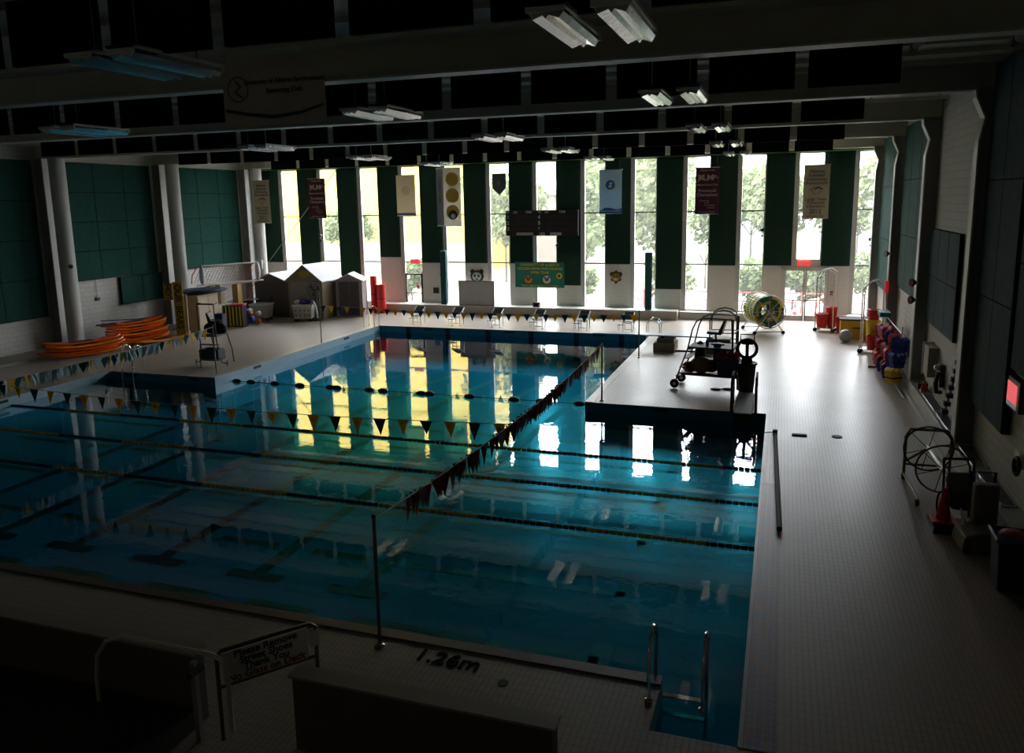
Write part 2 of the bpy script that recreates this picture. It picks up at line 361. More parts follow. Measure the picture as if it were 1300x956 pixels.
for x0 in (.12, 1.06):
    lf = MB().box(x0, .05, .02, x0+.07, .12, 2.5).box(x0+.85, .05, .02, x0+.92, .12, 2.5).box(x0, .05, .02, x0+.92, .12, .3).box(x0, .05, 2.42, x0+.92, .12, 2.5).box(x0, .05, 1.0, x0+.92, .12, 1.04).build('door_leaf', fr_w, d)
    MB().quad((x0+.05, .085, .28), (x0+.88, .085, .28), (x0+.88, .085, 2.44), (x0+.05, .085, 2.44)).build('pane', glass, lf)
    MB().box(x0+.06, .0, 1.0, x0+.86, .04, 1.05).build('push_bar', steel, lf)
# low plinth (convector ledge) under the windows
struct(MB().box(-20.9, 38.75, 0, -4.75, YF, .42).build('trim_7', mat('ledge_tan', (.50, .44, .37), .6, 0, .06, 2)))
struct(MB().box(-20.9, 38.7, .42, -4.75, YF, .46).build('trim_8', mat('ledge_top', (.55, .60, .55), .4)))
struct(MB().box(-4.7, 39.2, 0, -.05, YF, .38).box(2.15, 39.2, 0, 4.0, YF, .38).build('trim_9', mat('ledge_white', (.55, .53, .50), .5)))
# raised kerb along the left wall, service ledge along the right wall
struct(MB().box(XL, YN, 0, -27.75, YF, .1).build('trim_10', mat('kerb_concrete', (.28, .26, .24), .6, 0, .1, 2)))
cab_m = mat('ledge_face', (.40, .39, .37), .5, 0, .08, 2)
struct(MB().box(3.7, 9.5, 0, XR, YF, .46).build('trim_11', cab_m))
tm = MB().box(3.66, 9.5, .46, XR, YF, .5)
struct(tm.build('trim_12', mat('ledge_steel_edge', (.35, .35, .34), .3, .5)))
struct(MB().box(3.62, 9.5, .0, 3.7, YF, .1).build('baseboard_right', mat('base_pale', (.5, .49, .47), .5)))
gr = mat('grille_dark', (.07, .08, .095), .4, .4)
for i, (y0, y1) in enumerate(((15.0, 16.9), (17.1, 18.6), (19.6, 21.4), (21.6, 23.4), (23.6, 25.0))):
    t = thing('ledge_grille', '%s dark air grille on the right wall ledge counting from the near end' % ORD[i], 'grille', (3.88, (y0+y1)/2, .5), 0, 'air grilles in the ledge')
    h = (y1-y0)/2
    MB().box(-.13, -h, 0, -.105, h, .02).box(.105, -h, 0, .13, h, .02).box(-.13, -h, 0, .13, -h+.03, .02).box(-.13, h-.03, 0, .13, h, .02).build('frame', steel, t)
    g = MB()
    for q in range(14): g.box(-.1+q*.0149, -h+.03, .002, -.092+q*.0149, h-.03, .012)
    g.build('slats', gr, t)

# ------------------------------------------------------------------ beams, columns, purlins
BY = [5.8, 12.3, 18.8, 25.3, 31.8, 38.3]
bname = ['overhead, nearest the camera', 'above the near end of the pool', 'above the middle of the pool', 'beyond the middle of the hall', 'second from the windows', 'just in front of the windows']
for i, y in enumerate(BY):
    t = thing('roof_beam', 'long grey steel roof beam spanning the hall, ' + bname[i], 'beam', (0, y, ZB), 0, 'roof beams')
    MB().box(XL+.02, .14, .03, XR-.02, .22, ZC-ZB-.002).build('web', beam_m, t)
    tag(MB().box(XL+.02, 0, 0, XR-.02, .36, .035).build('bottom_flange', flange_m, t), 'paler bottom flange edge')
ribs = MB()
for i in range(5):
    for q in range(5): yy = BY[i]+1.1+q*1.15; ribs.box(XL+.02, yy, ZC-.09, XR-.02, yy+.07, ZC-.002)
struct(ribs.build('trim_13', ceil_m))
# right frame columns, haunched at the top
cn = ['hidden in the near corner of', 'at the near end of', 'beside the yellow rope reel on', 'beside the vest rack on', 'behind the yellow bin on', 'in the far corner of']
for i, y in enumerate(BY[1:]):
    t = thing('wall_column', 'grey steel column with pale edge, %s the right wall' % cn[i+1], 'column', (0, y, 0), 0, 'right wall columns')
    pr = [(3.72, .5), (XR-.01, .5), (XR-.01, 7.95), (3.60, 7.95), (3.62, 7.75), (3.80, 7.35), (3.72, 6.9)]
    MB().prism(pr, .28, 'XZ', .0).build('web', mat('column_side', (.23, .22, .21), .6, 0, .06, 2), t)
    e = MB()
    for (a, b), (c, d) in zip(pr[2:], pr[3:]+pr[:1]):
        if a > XR-.05 and c > XR-.05: continue
        if abs(b-d) < .01: continue
        e.quad((a, -.04, b), (a, .34, b), (c, .34, d), (c, -.04, d)); e.quad((a-.035, -.04, b), (a-.035, .34, b), (c-.035, .34, d), (c-.035, -.04, d))
        e.quad((a, -.04, b), (a-.035, -.04, b), (c-.035, -.04, d), (c, -.04, d)); e.quad((a, .34, b), (a-.035, .34, b), (c-.035, .34, d), (c, .34, d))
    e.build('inner_flange', col_m, t)
ln = {0: 'nearest the camera', 1: 'at the left view edge', 2: 'behind the left board stack', 3: 'behind the yellow lettered sign', 4: 'in the far left corner'}
for i, y in enumerate(BY[1:]):
    t = thing('round_column', 'tall round white column along the left wall, ' + ln[i], 'column', (-28.08, y, 0), 0, 'round columns of the left wall')
    MB().lathe([(.31, .1), (.31, ZB)], n=28).build('shaft', col_m, t, smooth=True)
    MB().lathe([(.34, .1), (.34, .16), (.32, .18)], n=28).build('base_ring', beam_m, t)
    t = thing('wall_pilaster', 'flat grey pilaster on the left wall beside the column ' + ln[i], 'pilaster', (-29.28, y, 0), 0, 'left wall pilasters')
    MB().box(0, .0, .1, .5, .12, ZB).build('web', mat('column_side', (.3, .3, .3)), t)
    MB().box(.5, -.1, .1, .54, .22, ZB).build('flange', col_m, t)

# ------------------------------------------------------------------ hanging black baffles
rows = [(7.94, 8, 'nearest the camera'), (14.65, 15, 'second from the camera'), (21.0, 16, 'middle'), (27.5, 16, 'second from the windows'), (33.85, 16, 'nearest the windows')]
first = None
for ri, (y, n, rn) in enumerate(rows):
    for k in range(n):
        x1 = 1.69-1.61*k + (-1.55 if ri == 0 else 0); zb = 7.62 if ri < 3 else 7.59
        if ri == 0 and k > 9: continue
        lab = '%s hanging black baffle from the right in the row %s' % (ORD[k], rn)
        if first is None:
            first = thing('hanging_baffle', lab, 'baffle', (x1-.70, y, zb), 0, 'black hanging ceiling baffles')
            MB().box(-.70, -.04, 0, .70, .04, .78).build('panel', black_m, first, bevel=.006)
            MB().tube((-.5, 0, .78), (-.5, 0, .86), .012, 6).build('hanger', steel, first)
            MB().tube((.5, 0, .78), (.5, 0, .86), .012, 6).build('hanger', steel, first)
        else: copy_tree(first, (x1-.70, y, zb), None, lab)
# ceiling light fixtures: long prismatic reflector troughs, not lit
lens_m = mat('fixture_reflector', (.75, .75, .72), .16, .85, bump=.25, bscale=14)
def fixture(loc, label):
    t = thing('ceiling_light', label, 'light fixture', loc, 0, 'unlit ceiling light fixtures')
    m = MB(); pr = [(-.17, .13), (-.17, .06), (-.13, 0), (-.03, .035), (0, .0), (.03, .035), (.13, 0), (.17, .06), (.17, .13)]
    m.prism(pr, 1.5, 'XZ', -.75); m.build('reflector', lens_m, t)
    MB().box(-.19, -.78, .06, .19, -.75, .15).box(-.19, .75, .06, .19, .78, .15).box(-.19, -.78, .11, .19, .78, .15).build('housing', white_m, t)
    MB().tube((0, -.5, .15), (0, -.5, ZC-loc[2]), .01, 6).build('hanger', steel, t); MB().tube((0, .5, .15), (0, .5, ZC-loc[2]), .01, 6).build('hanger', steel, t)
fx_rows = [8.22, 14.3, 21.0, 27.4, 33.6]
fxn = ['nearest the camera', 'second from the camera', 'middle', 'second from the windows', 'nearest the windows']
for ci, cx0 in enumerate((-1.86, -7.46, -14.9)):
    for ri, y in enumerate(fx_rows):
        if ci == 2 and ri == 0: continue
        for s, sn in ((-.31, 'left'), (.31, 'right')):
            fixture((cx0+s, y, 7.5), 'unlit ceiling light, %s of the %s pair, row %s' % (sn, ('right', 'middle', 'left')[ci], fxn[ri]))
# beam clamps / floodlight stubs seen beside the baffles
for i, (y, z) in enumerate(((14.9, 8.2), (21.2, 8.2), (27.6, 8.2))):
    for s, xx in enumerate((1.9, 3.35)):
        t = thing('spotlight', 'small white spotlight under the roof deck, %s bay, %s' % (('near', 'middle', 'far')[i], ('beside the last baffle', 'close to the right wall')[s]), 'spotlight', (xx, y, z), 0, 'small white spotlights')
        MB().tube((0, 0, 0), (.12, -.16, .1), .06, 10).build('lamp_body', white_m, t); MB().tube((0, 0, 0), (-.05, .1, -.06), .07, 10, .04).build('lamp_hood', blackpl, t)
        MB().tube((.06, -.08, .05), (.06, -.08, ZC-z), .015, 6).build('stem', steel, t)

# ------------------------------------------------------------------ wall panels
def panel(name, label, group, m, x0, y0, z0, x1, y1, z1, axis, cols=1, rws=1):
    t = thing(name, label, 'wall panel', ((x0+x1)/2, (y0+y1)/2, z0), 0, group); cx, cy2 = (x0+x1)/2, (y0+y1)/2
    g = .012
    MB().box(x0-cx+(.02 if axis == 'Y' else 0), y0-cy2+(.03 if axis == 'X' else 0), 0, x1-cx-(.0 if axis == 'Y' and x0 > 0 else (.02 if axis == 'Y' else 0)), y1-cy2, z1-z0).build('backing', black_m, t)
    for i in range(cols):
        for j in range(rws):
            za, zb = z0+(z1-z0)*j/rws-z0, z0+(z1-z0)*(j+1)/rws-z0
            if axis == 'X': a, b = x0+(x1-x0)*i/cols, x0+(x1-x0)*(i+1)/cols; MB().box(a+g-cx, y0-cy2, za+g, b-g-cx, y1-cy2, zb-g).build('felt_board', m, t, bevel=.008)
            else: a, b = y0+(y1-y0)*i/cols, y0+(y1-y0)*(i+1)/cols; MB().box(x0-cx, a+g-cy2, za+g, x1-cx, b-g-cy2, zb-g).build('felt_board', m, t, bevel=.008)
    return t
pb = [1.95, .4, .4, 2.95, 2.66, 2.66, 2.66, 1.62, 2.66, 1.5, 2.68, 2.66]
piername = ['left of the first yellow window', 'between the two yellow windows', 'behind the small grey shed', 'left of the pale logo banner', 'left of the yellow-disc banner', 'above the panda emblem', 'behind the left half of the scoreboard', 'behind the right half of the scoreboard', 'behind the blue and white banner', 'right of the teal roll near the boards', 'right of the maroon banner', 'above the rope reel', 'beside the 2012 beige banner']
# piers lie right of window k; the first also left of window 1
panel('acoustic_panel', 'dark green acoustic panel left of the first yellow window on the far wall', 'far wall acoustic panels', greenp, -28.75, YF-.1, 2.62, WX[0]-.02, YF-.01, 7.84, 'X')
for k in range(12):
    x0 = WX[k]+WW+.01; x1 = WX[k+1]-.01; zb = [.4, .4, 2.95, 2.66, 2.66, 2.66, 1.55, 2.66, 1.45, 2.64, 2.66, 2.66][k]
    panel('acoustic_panel', 'dark green acoustic panel on the far wall ' + piername[k+1], 'far wall acoustic panels', greenp, x0, YF-.1, zb, x1, YF-.01, 7.84, 'X')
struct(MB().box(XL+.02, 39.3, 7.86, XR, 39.58, 8.1).build('trim_14', lime))
# left wall
for y0, y1, z0, nm, c in ((12.8, 18.5, 1.42, 'in the second bay from the camera', 3), (19.2, 25.1, 1.42, 'at the left edge of the view', 3), (26.4, 31.55, 2.72, 'between the first two round columns', 3), (33.15, 38.1, 2.68, 'behind the goal frames', 3), (5.9, 12.2, 1.42, 'nearest the camera', 3)):
    panel('acoustic_panel', 'wide dark green acoustic panel on the left wall ' + nm, 'left wall acoustic panels', greenw, XL+.01, y0, z0, XL+.1, y1, 7.85, 'Y', c, 4)
panel('acoustic_panel', 'low square green acoustic panel hanging under the wide panel above the board stack', 'left wall acoustic panels', greenw, XL+.01, 29.05, 1.42, XL+.16, 31.7, 2.7, 'Y', 2, 1)
# right wall
panel('acoustic_panel', 'thick slate green acoustic panel on the right wall nearest the camera', 'right wall acoustic panels', greend, XR-.16, 16.05, 1.5, XR-.01, 18.75, 8.38, 'Y', 2, 3)
panel('acoustic_panel', 'slate green acoustic panel on the right wall above the red lit box', 'right wall acoustic panels', greend, XR-.12, 12.7, 2.75, XR-.01, 15.95, 8.38, 'Y', 2, 3)
panel('acoustic_panel', 'low green acoustic panel on the bare white block bay of the right wall', 'right wall acoustic panels', greend, XR-.1, 21.2, 2.3, XR-.01, 25.1, 4.9, 'Y', 3, 2)
panel('acoustic_panel', 'green acoustic panel on the right wall above the vest rack', 'right wall acoustic panels', greenw, XR-.1, 26.2, 2.6, XR-.01, 31.6, 8.2, 'Y', 3, 3)
panel('acoustic_panel', 'green acoustic panel on the right wall closest to the windows', 'right wall acoustic panels', greenw, XR-.1, 32.6, 2.0, XR-.01, 38.1, 8.2, 'Y', 3, 3)

# ------------------------------------------------------------------ outside
grass = mat('sunlit_grass', (.075, .085, .05), .9, 0, .3, .15); path_m = mat('pale_paving', (.12, .105, .10), .8, 0, .08, 1)
struct(MB().box(-120, YF+.3, -.3, 90, 200, -.05).build('ground', grass))
struct(MB().box(-60, YF+.3, -.06, 40, 52, -.02).build('pavement', path_m))
yel = mat('yellow_render', (.28, .195, .022), .8, 0, .05, .4); cream = mat('cream_render', (.13, .11, .095), .8, 0, .1, .4)
def bld(label, loc, W, D, H, m, rows_=3):
    t = thing('building', label, 'building', loc)
    MB().box(-W/2, 0, 0, W/2, D, H).build('facade', m, t); MB().box(-W/2-.3, -.3, H, W/2+.3, D, H+.4).build('roof_edge', white_m, t)
    return t
t = bld('yellow rendered building outside the leftmost windows', (-44.2, 62, -.05), 39.5, 9, 17, yel)
MB().box(-19.7, -.12, 0, 19.7, 0, 2.6).build('plinth', cream, t)
t = bld('low cream building beyond the yellow one, outside', (-24, 72, -.05), 16, 10, 6.5, cream)
MB().box(-6, -.1, 3.4, 6, 0, 4.6).build('window_band', mat('dark_glass', (.08, .09, .1), .2), t)
leafs = [mat('leaf_green', (.075, .105, .032), .8, trans=.3), mat('leaf_olive', (.085, .105, .04), .8, trans=.3)]; bark = mat('bark', (.05, .04, .03), .9)
def tree(x, y, h, r, label, i, trunk=.35, n=2800):
    t = thing('tree' if trunk > .2 else 'shrub', label, 'tree' if trunk > .2 else 'shrub', (x, y, -.05), 0, 'trees outside the windows')
    m = MB(); th = h*trunk
    m.tube((0, 0, 0), (0, 0, th+h*.2), .025*r+.03, 8, .01*r)
    for a in range(5): an = a*1.26; m.tube((0, 0, th), (math.cos(an)*r*.6, math.sin(an)*r*.6, th+h*.3), .015*r, 6, .006*r)
    m.build('trunk', bark, t)
    c = MB(); rnd = random.Random(int(x*10+y)); cl = [(rnd.uniform(-.55, .55)*r, rnd.uniform(-.55, .55)*r, th+(h-th)*rnd.uniform(.2, .85)) for _ in range(9)]
    for q in range(n):
        p = Vector(rnd.choice(cl)); dd = Vector((rnd.gauss(0, 1), rnd.gauss(0, 1), rnd.gauss(0, 1))).normalized()*r*.5*rnd.random()**.4; dd.z *= (h-th)/r*.45; p = p+dd
        s_ = .16*(.6+rnd.random()*.8)*max(1, r*.45); a = Vector((rnd.uniform(-1, 1), rnd.uniform(-1, 1), rnd.uniform(-1, 1))).normalized(); b2 = a.orthogonal().normalized(); c3 = a.cross(b2)
        c.quad(p+b2*s_, p+c3*s_*.6, p-b2*s_, p-c3*s_*.6)
    c.build('foliage', leafs[i % 2], t)
TR = [(-28, 47, 6.0, 2.2, 'slender tree with thin trunk outside behind the left teal tube', .5), (-19.5, 56, 8.5, 3.2, 'broad tree outside between shield banner and scoreboard', .3), (-12.5, 52, 8.5, 2.8, 'tall leafy tree outside right of the scoreboard', .22),
      (-9.0, 60, 10, 3.6, 'tall tree outside between the blue banner and the teal tube', .2), (-4.8, 54, 7.5, 2.4, 'leafy tree outside left of the maroon banner', .2), (.5, 78, 9, 4, 'distant tree across the field behind the beige 2012 banner', .25),
      (-3, 82, 9, 4.2, 'distant tree across the field left of the beige banner', .25), (6.5, 80, 9, 4.5, 'distant tree across the field at the far right window', .25), (-16, 90, 13, 6, 'large distant tree behind the scoreboard', .2)]
for i, (x, y, h, r, lab, tk) in enumerate(TR): tree(x, y, h, r, lab, i, tk)
SH = [(-21.5, 44, 2.4, 1.1, 'yellow-green shrub outside beside the grey shed'), (-6, 45.5, 2.8, 1.6, 'round green bush outside left of the diving rails'), (-1.6, 45, 2.8, 1.5, 'green bush outside behind the rope reel'), (.6, 44.2, 2.5, 1.2, 'green bush outside the left leaf of the double door'), (2.2, 44.6, 2.6, 1.3, 'green bush outside the right leaf of the double door'),
      (4.4, 44.8, 3.2, 1.6, 'green bush outside the far right window'), (-11.5, 46, 2.0, 1.4, 'low reddish bush outside right of the green banner')]
for i, (x, y, h, r, lab) in enumerate(SH): tree(x, y, h, r, lab, i, .12, 1100)
t = thing('fence', 'low red rail fence standing outside the door', 'fence', (-2, 42.6, -.02))
redp = mat('red_paint_pale', (.3, .06, .05), .6)
for z in (.55, 1.0): MB().box(-7, -.02, z, 7, .02, z+.05).build('rail', redp, t)
for q in range(8): MB().box(-7+2*q-.03, -.03, 0, -7+2*q+.03, .03, 1.1).build('post', redp, t)
for x, nm in ((1.0, 'left'), (2.0, 'right')):
    t = thing('traffic_cone', 'red and white traffic cone outside the %s door leaf' % nm, 'traffic cone', (x-.3, 41.6, -.02), 0, 'cones outside the door')
    MB().lathe([(.14, .03), (.03, .7)], n=14).build('cone_body', red, t); MB().box(-.19, -.19, 0, .19, .19, .03).build('cone_base', red, t); MB().lathe([(.105, .25), (.078, .42)], n=14).build('stripe', white_m, t)

# ------------------------------------------------------------------ lane ropes
def rope_mat(name, ca, cb, step):
    m = bpy.data.materials.new(name); m.use_nodes = True; nt = m.node_tree; b = nt.nodes['Principled BSDF']; b.inputs['Roughness'].default_value = .45
    tc = N(nt, 'ShaderNodeTexCoord'); s = N(nt, 'ShaderNodeSeparateXYZ'); nt.links.new(tc.outputs['Object'], s.inputs[0])
    a = N(nt, 'ShaderNodeMath', operation='MULTIPLY'); a.inputs[1].default_value = 1/step; nt.links.new(s.outputs[0], a.inputs[0])
    f2 = N(nt, 'ShaderNodeMath', operation='FRACT'); nt.links.new(a.outputs[0], f2.inputs[0]); g = N(nt, 'ShaderNodeMath', operation='GREATER_THAN'); g.inputs[1].default_value = .5
    nt.links.new(f2.outputs[0], g.inputs[0]); mx = N(nt, 'ShaderNodeMix', data_type='RGBA'); nt.links.new(g.outputs[0], mx.inputs[0])
    mx.inputs[6].default_value = (*ca, 1); mx.inputs[7].default_value = (*cb, 1); nt.links.new(mx.outputs[2], b.inputs['Base Color']); return m
ropem = rope_mat('rope_beads', (.008, .012, .012), (.55, .34, .02), 4.4)
for i, y in enumerate((13.8, 15.95, 18.12)):
    t = thing('lane_rope', 'black and yellow beaded lane rope floating across the shallow pool, ' + ('nearest the camera', 'middle of three', 'farthest of three')[i], 'lane rope', (-23.1, y, WZ+.02), 0, 'lane ropes across the shallow pool')
    m = MB(); L_ = PW['x1']-PW['x0']; n = int(L_/.13)
    for q in range(n): m.tube((q*L_/n+.01, 0, 0), (q*L_/n+.12, 0, 0), .04, 7)
    m.build('floats', ropem, t); MB().tube((0, 0, 0), (L_, 0, 0), .012, 6).build('cable', darksteel, t)
t = thing('float_line', 'thin line with pairs of dark floats across the mouth of the racing tank', 'float line', (0, 22.9, WZ+.03))
MB().tube((PL['x0'], 0, 0), (PL['x1'], 0, 0), .012, 6).build('line', rubber, t)
for q, x in enumerate([-18.2, -17.6, -16.6, -15.6, -14.4, -14.15, -12.9, -12.4, -11.0, -10.7, -9.3, -7.8, -6.9, -5.7]):
    MB().sphere((x, 0, 0), .11, (1.7, .8, .8), 10).build('float', blackpl if q % 3 else mat('dark_red_float', (.10, .01, .02), .5), t, smooth=True)

# ------------------------------------------------------------------ flag poles and pennant lines
def pole(x, y, h, label):
    t = thing('flag_pole', label, 'pole', (x, y, 0), 0, 'thin poles for pennant lines')
    MB().lathe([(.07, 0), (.07, .015), (.035, .03), (.035, .06)], n=14).build('floor_flange', steel, t)
    MB().tube((0, 0, .03), (0, 0, h), .024, 10).build('tube', mat('pole_grey', (.16, .16, .16), .35, .7), t, smooth=True); MB().sphere((0, 0, h), .034, n=8).build('cap', blackpl, t)
pole(-4.9, 8.64, 1.84, 'thin steel pole standing on the near deck at the pool edge'); pole(-4.88, 22.37, 1.77, 'thin dark pole at the front corner of the right peninsula deck')
pole(-4.95, 29.13, 1.76, 'thin pole on the right deck beside the diving board'); pole(-18.72, 29.3, 1.92, 'thin pole on the left deck beside the long tank')
pole(-18.8, 22.6, 1.75, 'thin pole at the corner of the left deck by the guard chair'); pole(-18.7, 8.64, 1.84, 'thin pole on the near deck, left')
def pennants(name_label, A, B, sag, spots, wdt, hgt, up=None, letters=None, rot=0):
    """spots: list of (t, material, tilt)"""
    t = thing('pennant_line', name_label, 'pennants', A); A, B = Vector(A), Vector(B); d = B-A
    def P(s): return d*s + Vector((0, 0, -4*sag*s*(1-s)))
    MB().path([P(s/24) for s in range(25)], .008, 5).build('cord', mat('cord_white', (.5, .5, .48), .7), t)
    u = d.normalized()
    for k, (s, m_, tl) in enumerate(spots):
        p = P(s); a = Matrix.Rotation(tl, 3, 'Z') @ u; q = MB(); w2 = wdt/2; nrm = Vector((-a.y, a.x, 0))*.003
        tip = p + Vector((0, 0, -hgt*random.uniform(.85, 1.15))) + nrm*random.uniform(-14, 14)
        for sg in (1,):
            v = [q.b.verts.new(x) for x in (p-a*w2+nrm, p+a*w2+nrm, tip+nrm)]; v2 = [q.b.verts.new(x) for x in (p-a*w2-nrm, p+a*w2-nrm, tip-nrm)]
            q.b.faces.new(v); q.b.faces.new(v2[::-1])
            for i in range(3): q.b.faces.new((v[i], v2[i], v2[(i+1) % 3], v[(i+1) % 3]))
        o = q.build('pennant', m_, t)
        if letters and letters[k % len(letters)] != ' ':
            ang = math.atan2(a.y, a.x)
            text('letter', letters[k % len(letters)], hgt*.38, rubber, o, p+Vector((0, -.012, -hgt*.3)), (PI/2, 0, ang), ext=.002)
    return t
# crosswise line over the shallow pool
n = 26; sp = [((k+.5)/n, pflag_y if k % 2 else pflag_g, random.uniform(-.15, .15)) for k in range(n)]
lets = '          '; yl = 'ALBERTA STEADWARD'
LT = [(' ' if k % 2 == 0 else 'RUBENTTOCETYAY'[(k//2) % 14]) for k in range(n)]
pennants('pennant line of alternating green and lettered yellow flags stretched across the shallow pool', (-18.75, 14.3, 1.53), (-4.9, 14.25, 1.53), .16, sp, .27, .33, letters=LT)
# far line in front of the starting blocks
n = 36; sp = [((k+.5)/n, pflag_y if k % 2 else pflag_g, random.uniform(-.1, .1)) for k in range(n)]
pennants('pennant line of green and yellow flags stretched in front of the starting blocks', (-18.72, 29.3, 1.62), (-4.95, 29.13, 1.62), .12, sp, .27, .30)
# two lengthwise lines, pushed together in bunches
sp = []
for a, b, nn in ((.075, .125, 5), (.145, .15, 1), (.157, .276, 18), (.29, .30, 2), (.326, .40, 7), (.403, .503, 16), (.505, .643, 20), (.65, .75, 8), (.752, .868, 12), (.87, .982, 10)):
    for k in range(nn): sp.append((a+(b-a)*k/nn, (pflag_r, pflag_k, pflag_r, mat('grey_pennant', (.42, .38, .36), .8, trans=.35))[k % 4], random.uniform(-.9, .9)))
pennants('bunched rust and charcoal pennant line running lengthwise down the right of the pool', (-4.9, 8.64, 1.8), (-4.88, 22.37, 1.72), .22, sp, .24, .34)
sp = []
for a, b, nn in ((.30, .41, 5), (.417, .485, 6), (.487, .592, 24), (.60, .65, 5), (.655, .71, 6), (.714, .819, 22), (.82, .98, 12)):
    for k in range(nn): sp.append((a+(b-a)*k/nn, pflag_w if nn > 20 else (pflag_g, pflag_w, pflag_y)[k % 3], random.uniform(-.7, .7)))
pennants('bunched pale blue pennant line with green and yellow flags on the left of the pool', (-18.7, 8.64, 1.8), (-18.8, 22.6, 1.7), .2, sp, .27, .34)

# ------------------------------------------------------------------ starting blocks
def block(x, label):
    t = thing('starting_block', label, 'starting block', (x, 34.75, 0), 0, 'starting blocks')
    MB().prism([(-.02, .46), (.66, .80), (.66, .84), (-.02, .50)], .5, 'YZ', -.25).build('platform', white_m, t, bevel=.008)
    MB().prism([(.12, .565), (.65, .835), (.65, .85), (.12, .58)], .42, 'YZ', -.21).build('grip_pad', black_m, t)
    for s in (-1, 1):
        MB().tube((s*.2, .12, 0), (s*.2, .12, .56), .022).build('leg', steel, t); MB().tube((s*.2, .6, 0), (s*.2, .6, .74), .022).build('leg', steel, t)
    [MB().path([(-.45, yq, .0), (-.45, yq, .28), (-.2, yq, .28)], .016, 6).build('step_frame', steel, t) for yq in (.3, .55)]
    MB().box(-.5, .28, .27, -.18, .58, .30).build('step', mat('step_grey', (.3, .3, .3), .5), t)
    MB().tube((-.22, .1, .40), (.22, .1, .40), .018).tube((-.22, .12, .12), (.22, .12, .12), .015).build('hand_grip', steel, t)
    for s in (-1, 1): MB().box(s*.2-.05, .07, 0, s*.2+.05, .17, .012).build('foot_plate', steel, t)
for i, x in enumerate(LX): block(x+.12, '%s starting block from the left at the far end of the long tank' % ORD[i])

# ------------------------------------------------------------------ grab rails / pool ladders
def ladder(loc, rz, label, W=.55, R=.28, H=.75, fwd=.55, extra=True):
    t = thing('pool_ladder', label, 'ladder', loc, rz, 'stainless pool ladders')
    for s in (-1, 1):
        x = s*W/2; pts = [(x, fwd, 0), (x, fwd, H*.6)] + [(x, fwd*.5+math.cos(a)*fwd*.5, H*.6+math.sin(a)*H*.4) for a in [PI*k/10 for k in range(11)]] + [(x, 0, 0), (x, 0, -.9)]
        MB().path(pts, .021, 8).build('rail', chrome, t, smooth=True)
        MB().lathe([(.05, 0), (.05, .02), (.03, .03)], (x, fwd, 0), 12).build('flange', chrome, t)
    for z in (-.25, -.5, -.75): MB().box(-W/2, -.03, z, W/2, .05, z+.02).build('step', chrome, t)
ladder((-.98, 9.07, 0), PI, 'near pool ladder with two tall chrome rails in the bottom right corner of the pool', .62, H=.8)
ladder((-22.3, 22.11, 0), 0, 'chrome pool ladder in front of the orange board stacks', .5, H=.95)
ladder((-18.52, 33.9, 0), PI/2, 'chrome pool ladder at the far left end of the long tank', .5, H=.95)
ladder((-5.35, 33.6, 0), -PI/2, 'chrome grab rails beside the far diving board', .5, H=.85)

# ------------------------------------------------------------------ foreground: parapets, landing, rail, sign gate, depth text
brown = mat('brown_carpet', (.05, .036, .03), .85, 0, .15, 3); pwall = mat('parapet_paint', (.13, .10, .08), .6, 0, .1, 2)
struct(MB().box(-20, 6.55, 0, -6.1, 6.72, .88).build('wall_parapet_left', pwall)); struct(MB().box(-20, 6.52, .88, -6.07, 6.75, .91).build('trim_15', mat('cap_rail', (.32, .28, .23), .4)))
struct(MB().box(-4.8, 6.55, 0, -1.9, 6.72, .86).build('wall_parapet_right', pwall)); struct(MB().box(-4.83, 6.52, .86, -1.87, 6.75, .89).build('trim_16', MATS['cap_rail']))
struct(MB().box(-20, 1.5, 0, -6.1, 6.53, .22).build('floor_landing', brown))
t = thing('stair_handrail', 'bent steel handrail in front of the dark landing at the lower left', 'handrail', (0, 6.33, 0))
MB().path([(-5.45, 0, .22), (-5.45, 0, .95), (-5.5, 0, 1.06), (-5.65, 0, 1.1), (-6.85, 0, 1.1), (-7.1, 0, 1.0), (-7.25, 0, .8), (-7.3, 0, .5), (-7.3, 0, .2)], .026, 10).build('tube', mat('brushed_rail', (.75, .68, .58), .3, .3), t, smooth=True)
MB().box(-5.95, -.0, .0, -5.89, .06, .95).build('post', mat('post_grey', (.3, .29, .28), .5), t); MB().tube((-5.88, -.1, .86), (-5.88, .1, .86), .045).build('knob', rubber, t)
g = thing('gate_sign', 'metal gate frame carrying the Please Remove Street Shoes sign', 'sign', (-5.62, 6.38, 0), math.atan2(.87, .68))
MB().path([(0, 0, .05), (0, 0, 1.05), (.05, 0, 1.1), (1.04, 0, 1.1), (1.1, 0, 1.05), (1.1, 0, .05)], .024, 8).build('frame', mat('brown_tube', (.16, .11, .08), .4, .5), g, smooth=True)
MB().tube((0, 0, .68), (1.1, 0, .68), .02).build('lower_bar', mat('brown_tube', (1, 1, 1)), g)
MB().box(.05, -.015, .70, 1.0, .0, 1.07).build('sign_board', mat('sign_grey', (.75, .75, .75), .5), g); MB().box(1.03, -.03, .82, 1.13, .03, 1.02).build('latch', steel, g)
for s, z, c in (('Please Remove', 1.02, rubber), ('Street Shoes', .93, rubber), ('Thank You', .84, rubber), ('No Glass on Deck', .75, mat('sign_red', (.25, .01, .02), .5))):
    text('lettering', s, .115, c, g, (.525, -.018, z), bold=.002)
tx = text('depth_marking', '1.26m', .37, black_m, None, (-3.9, 8.6, .008), (0, 0, 0), ext=.004, bold=.005)
tag(tx, 'black 1.26m depth marking set in the near deck', 'depth marking')
t = thing('deck_drain', 'small dark drain in the near deck right of the depth marking', 'drain', (-3.05, 8.35, 0)); MB().lathe([(.07, 0), (.07, .006)], n=14).build('grate', rubber, t)
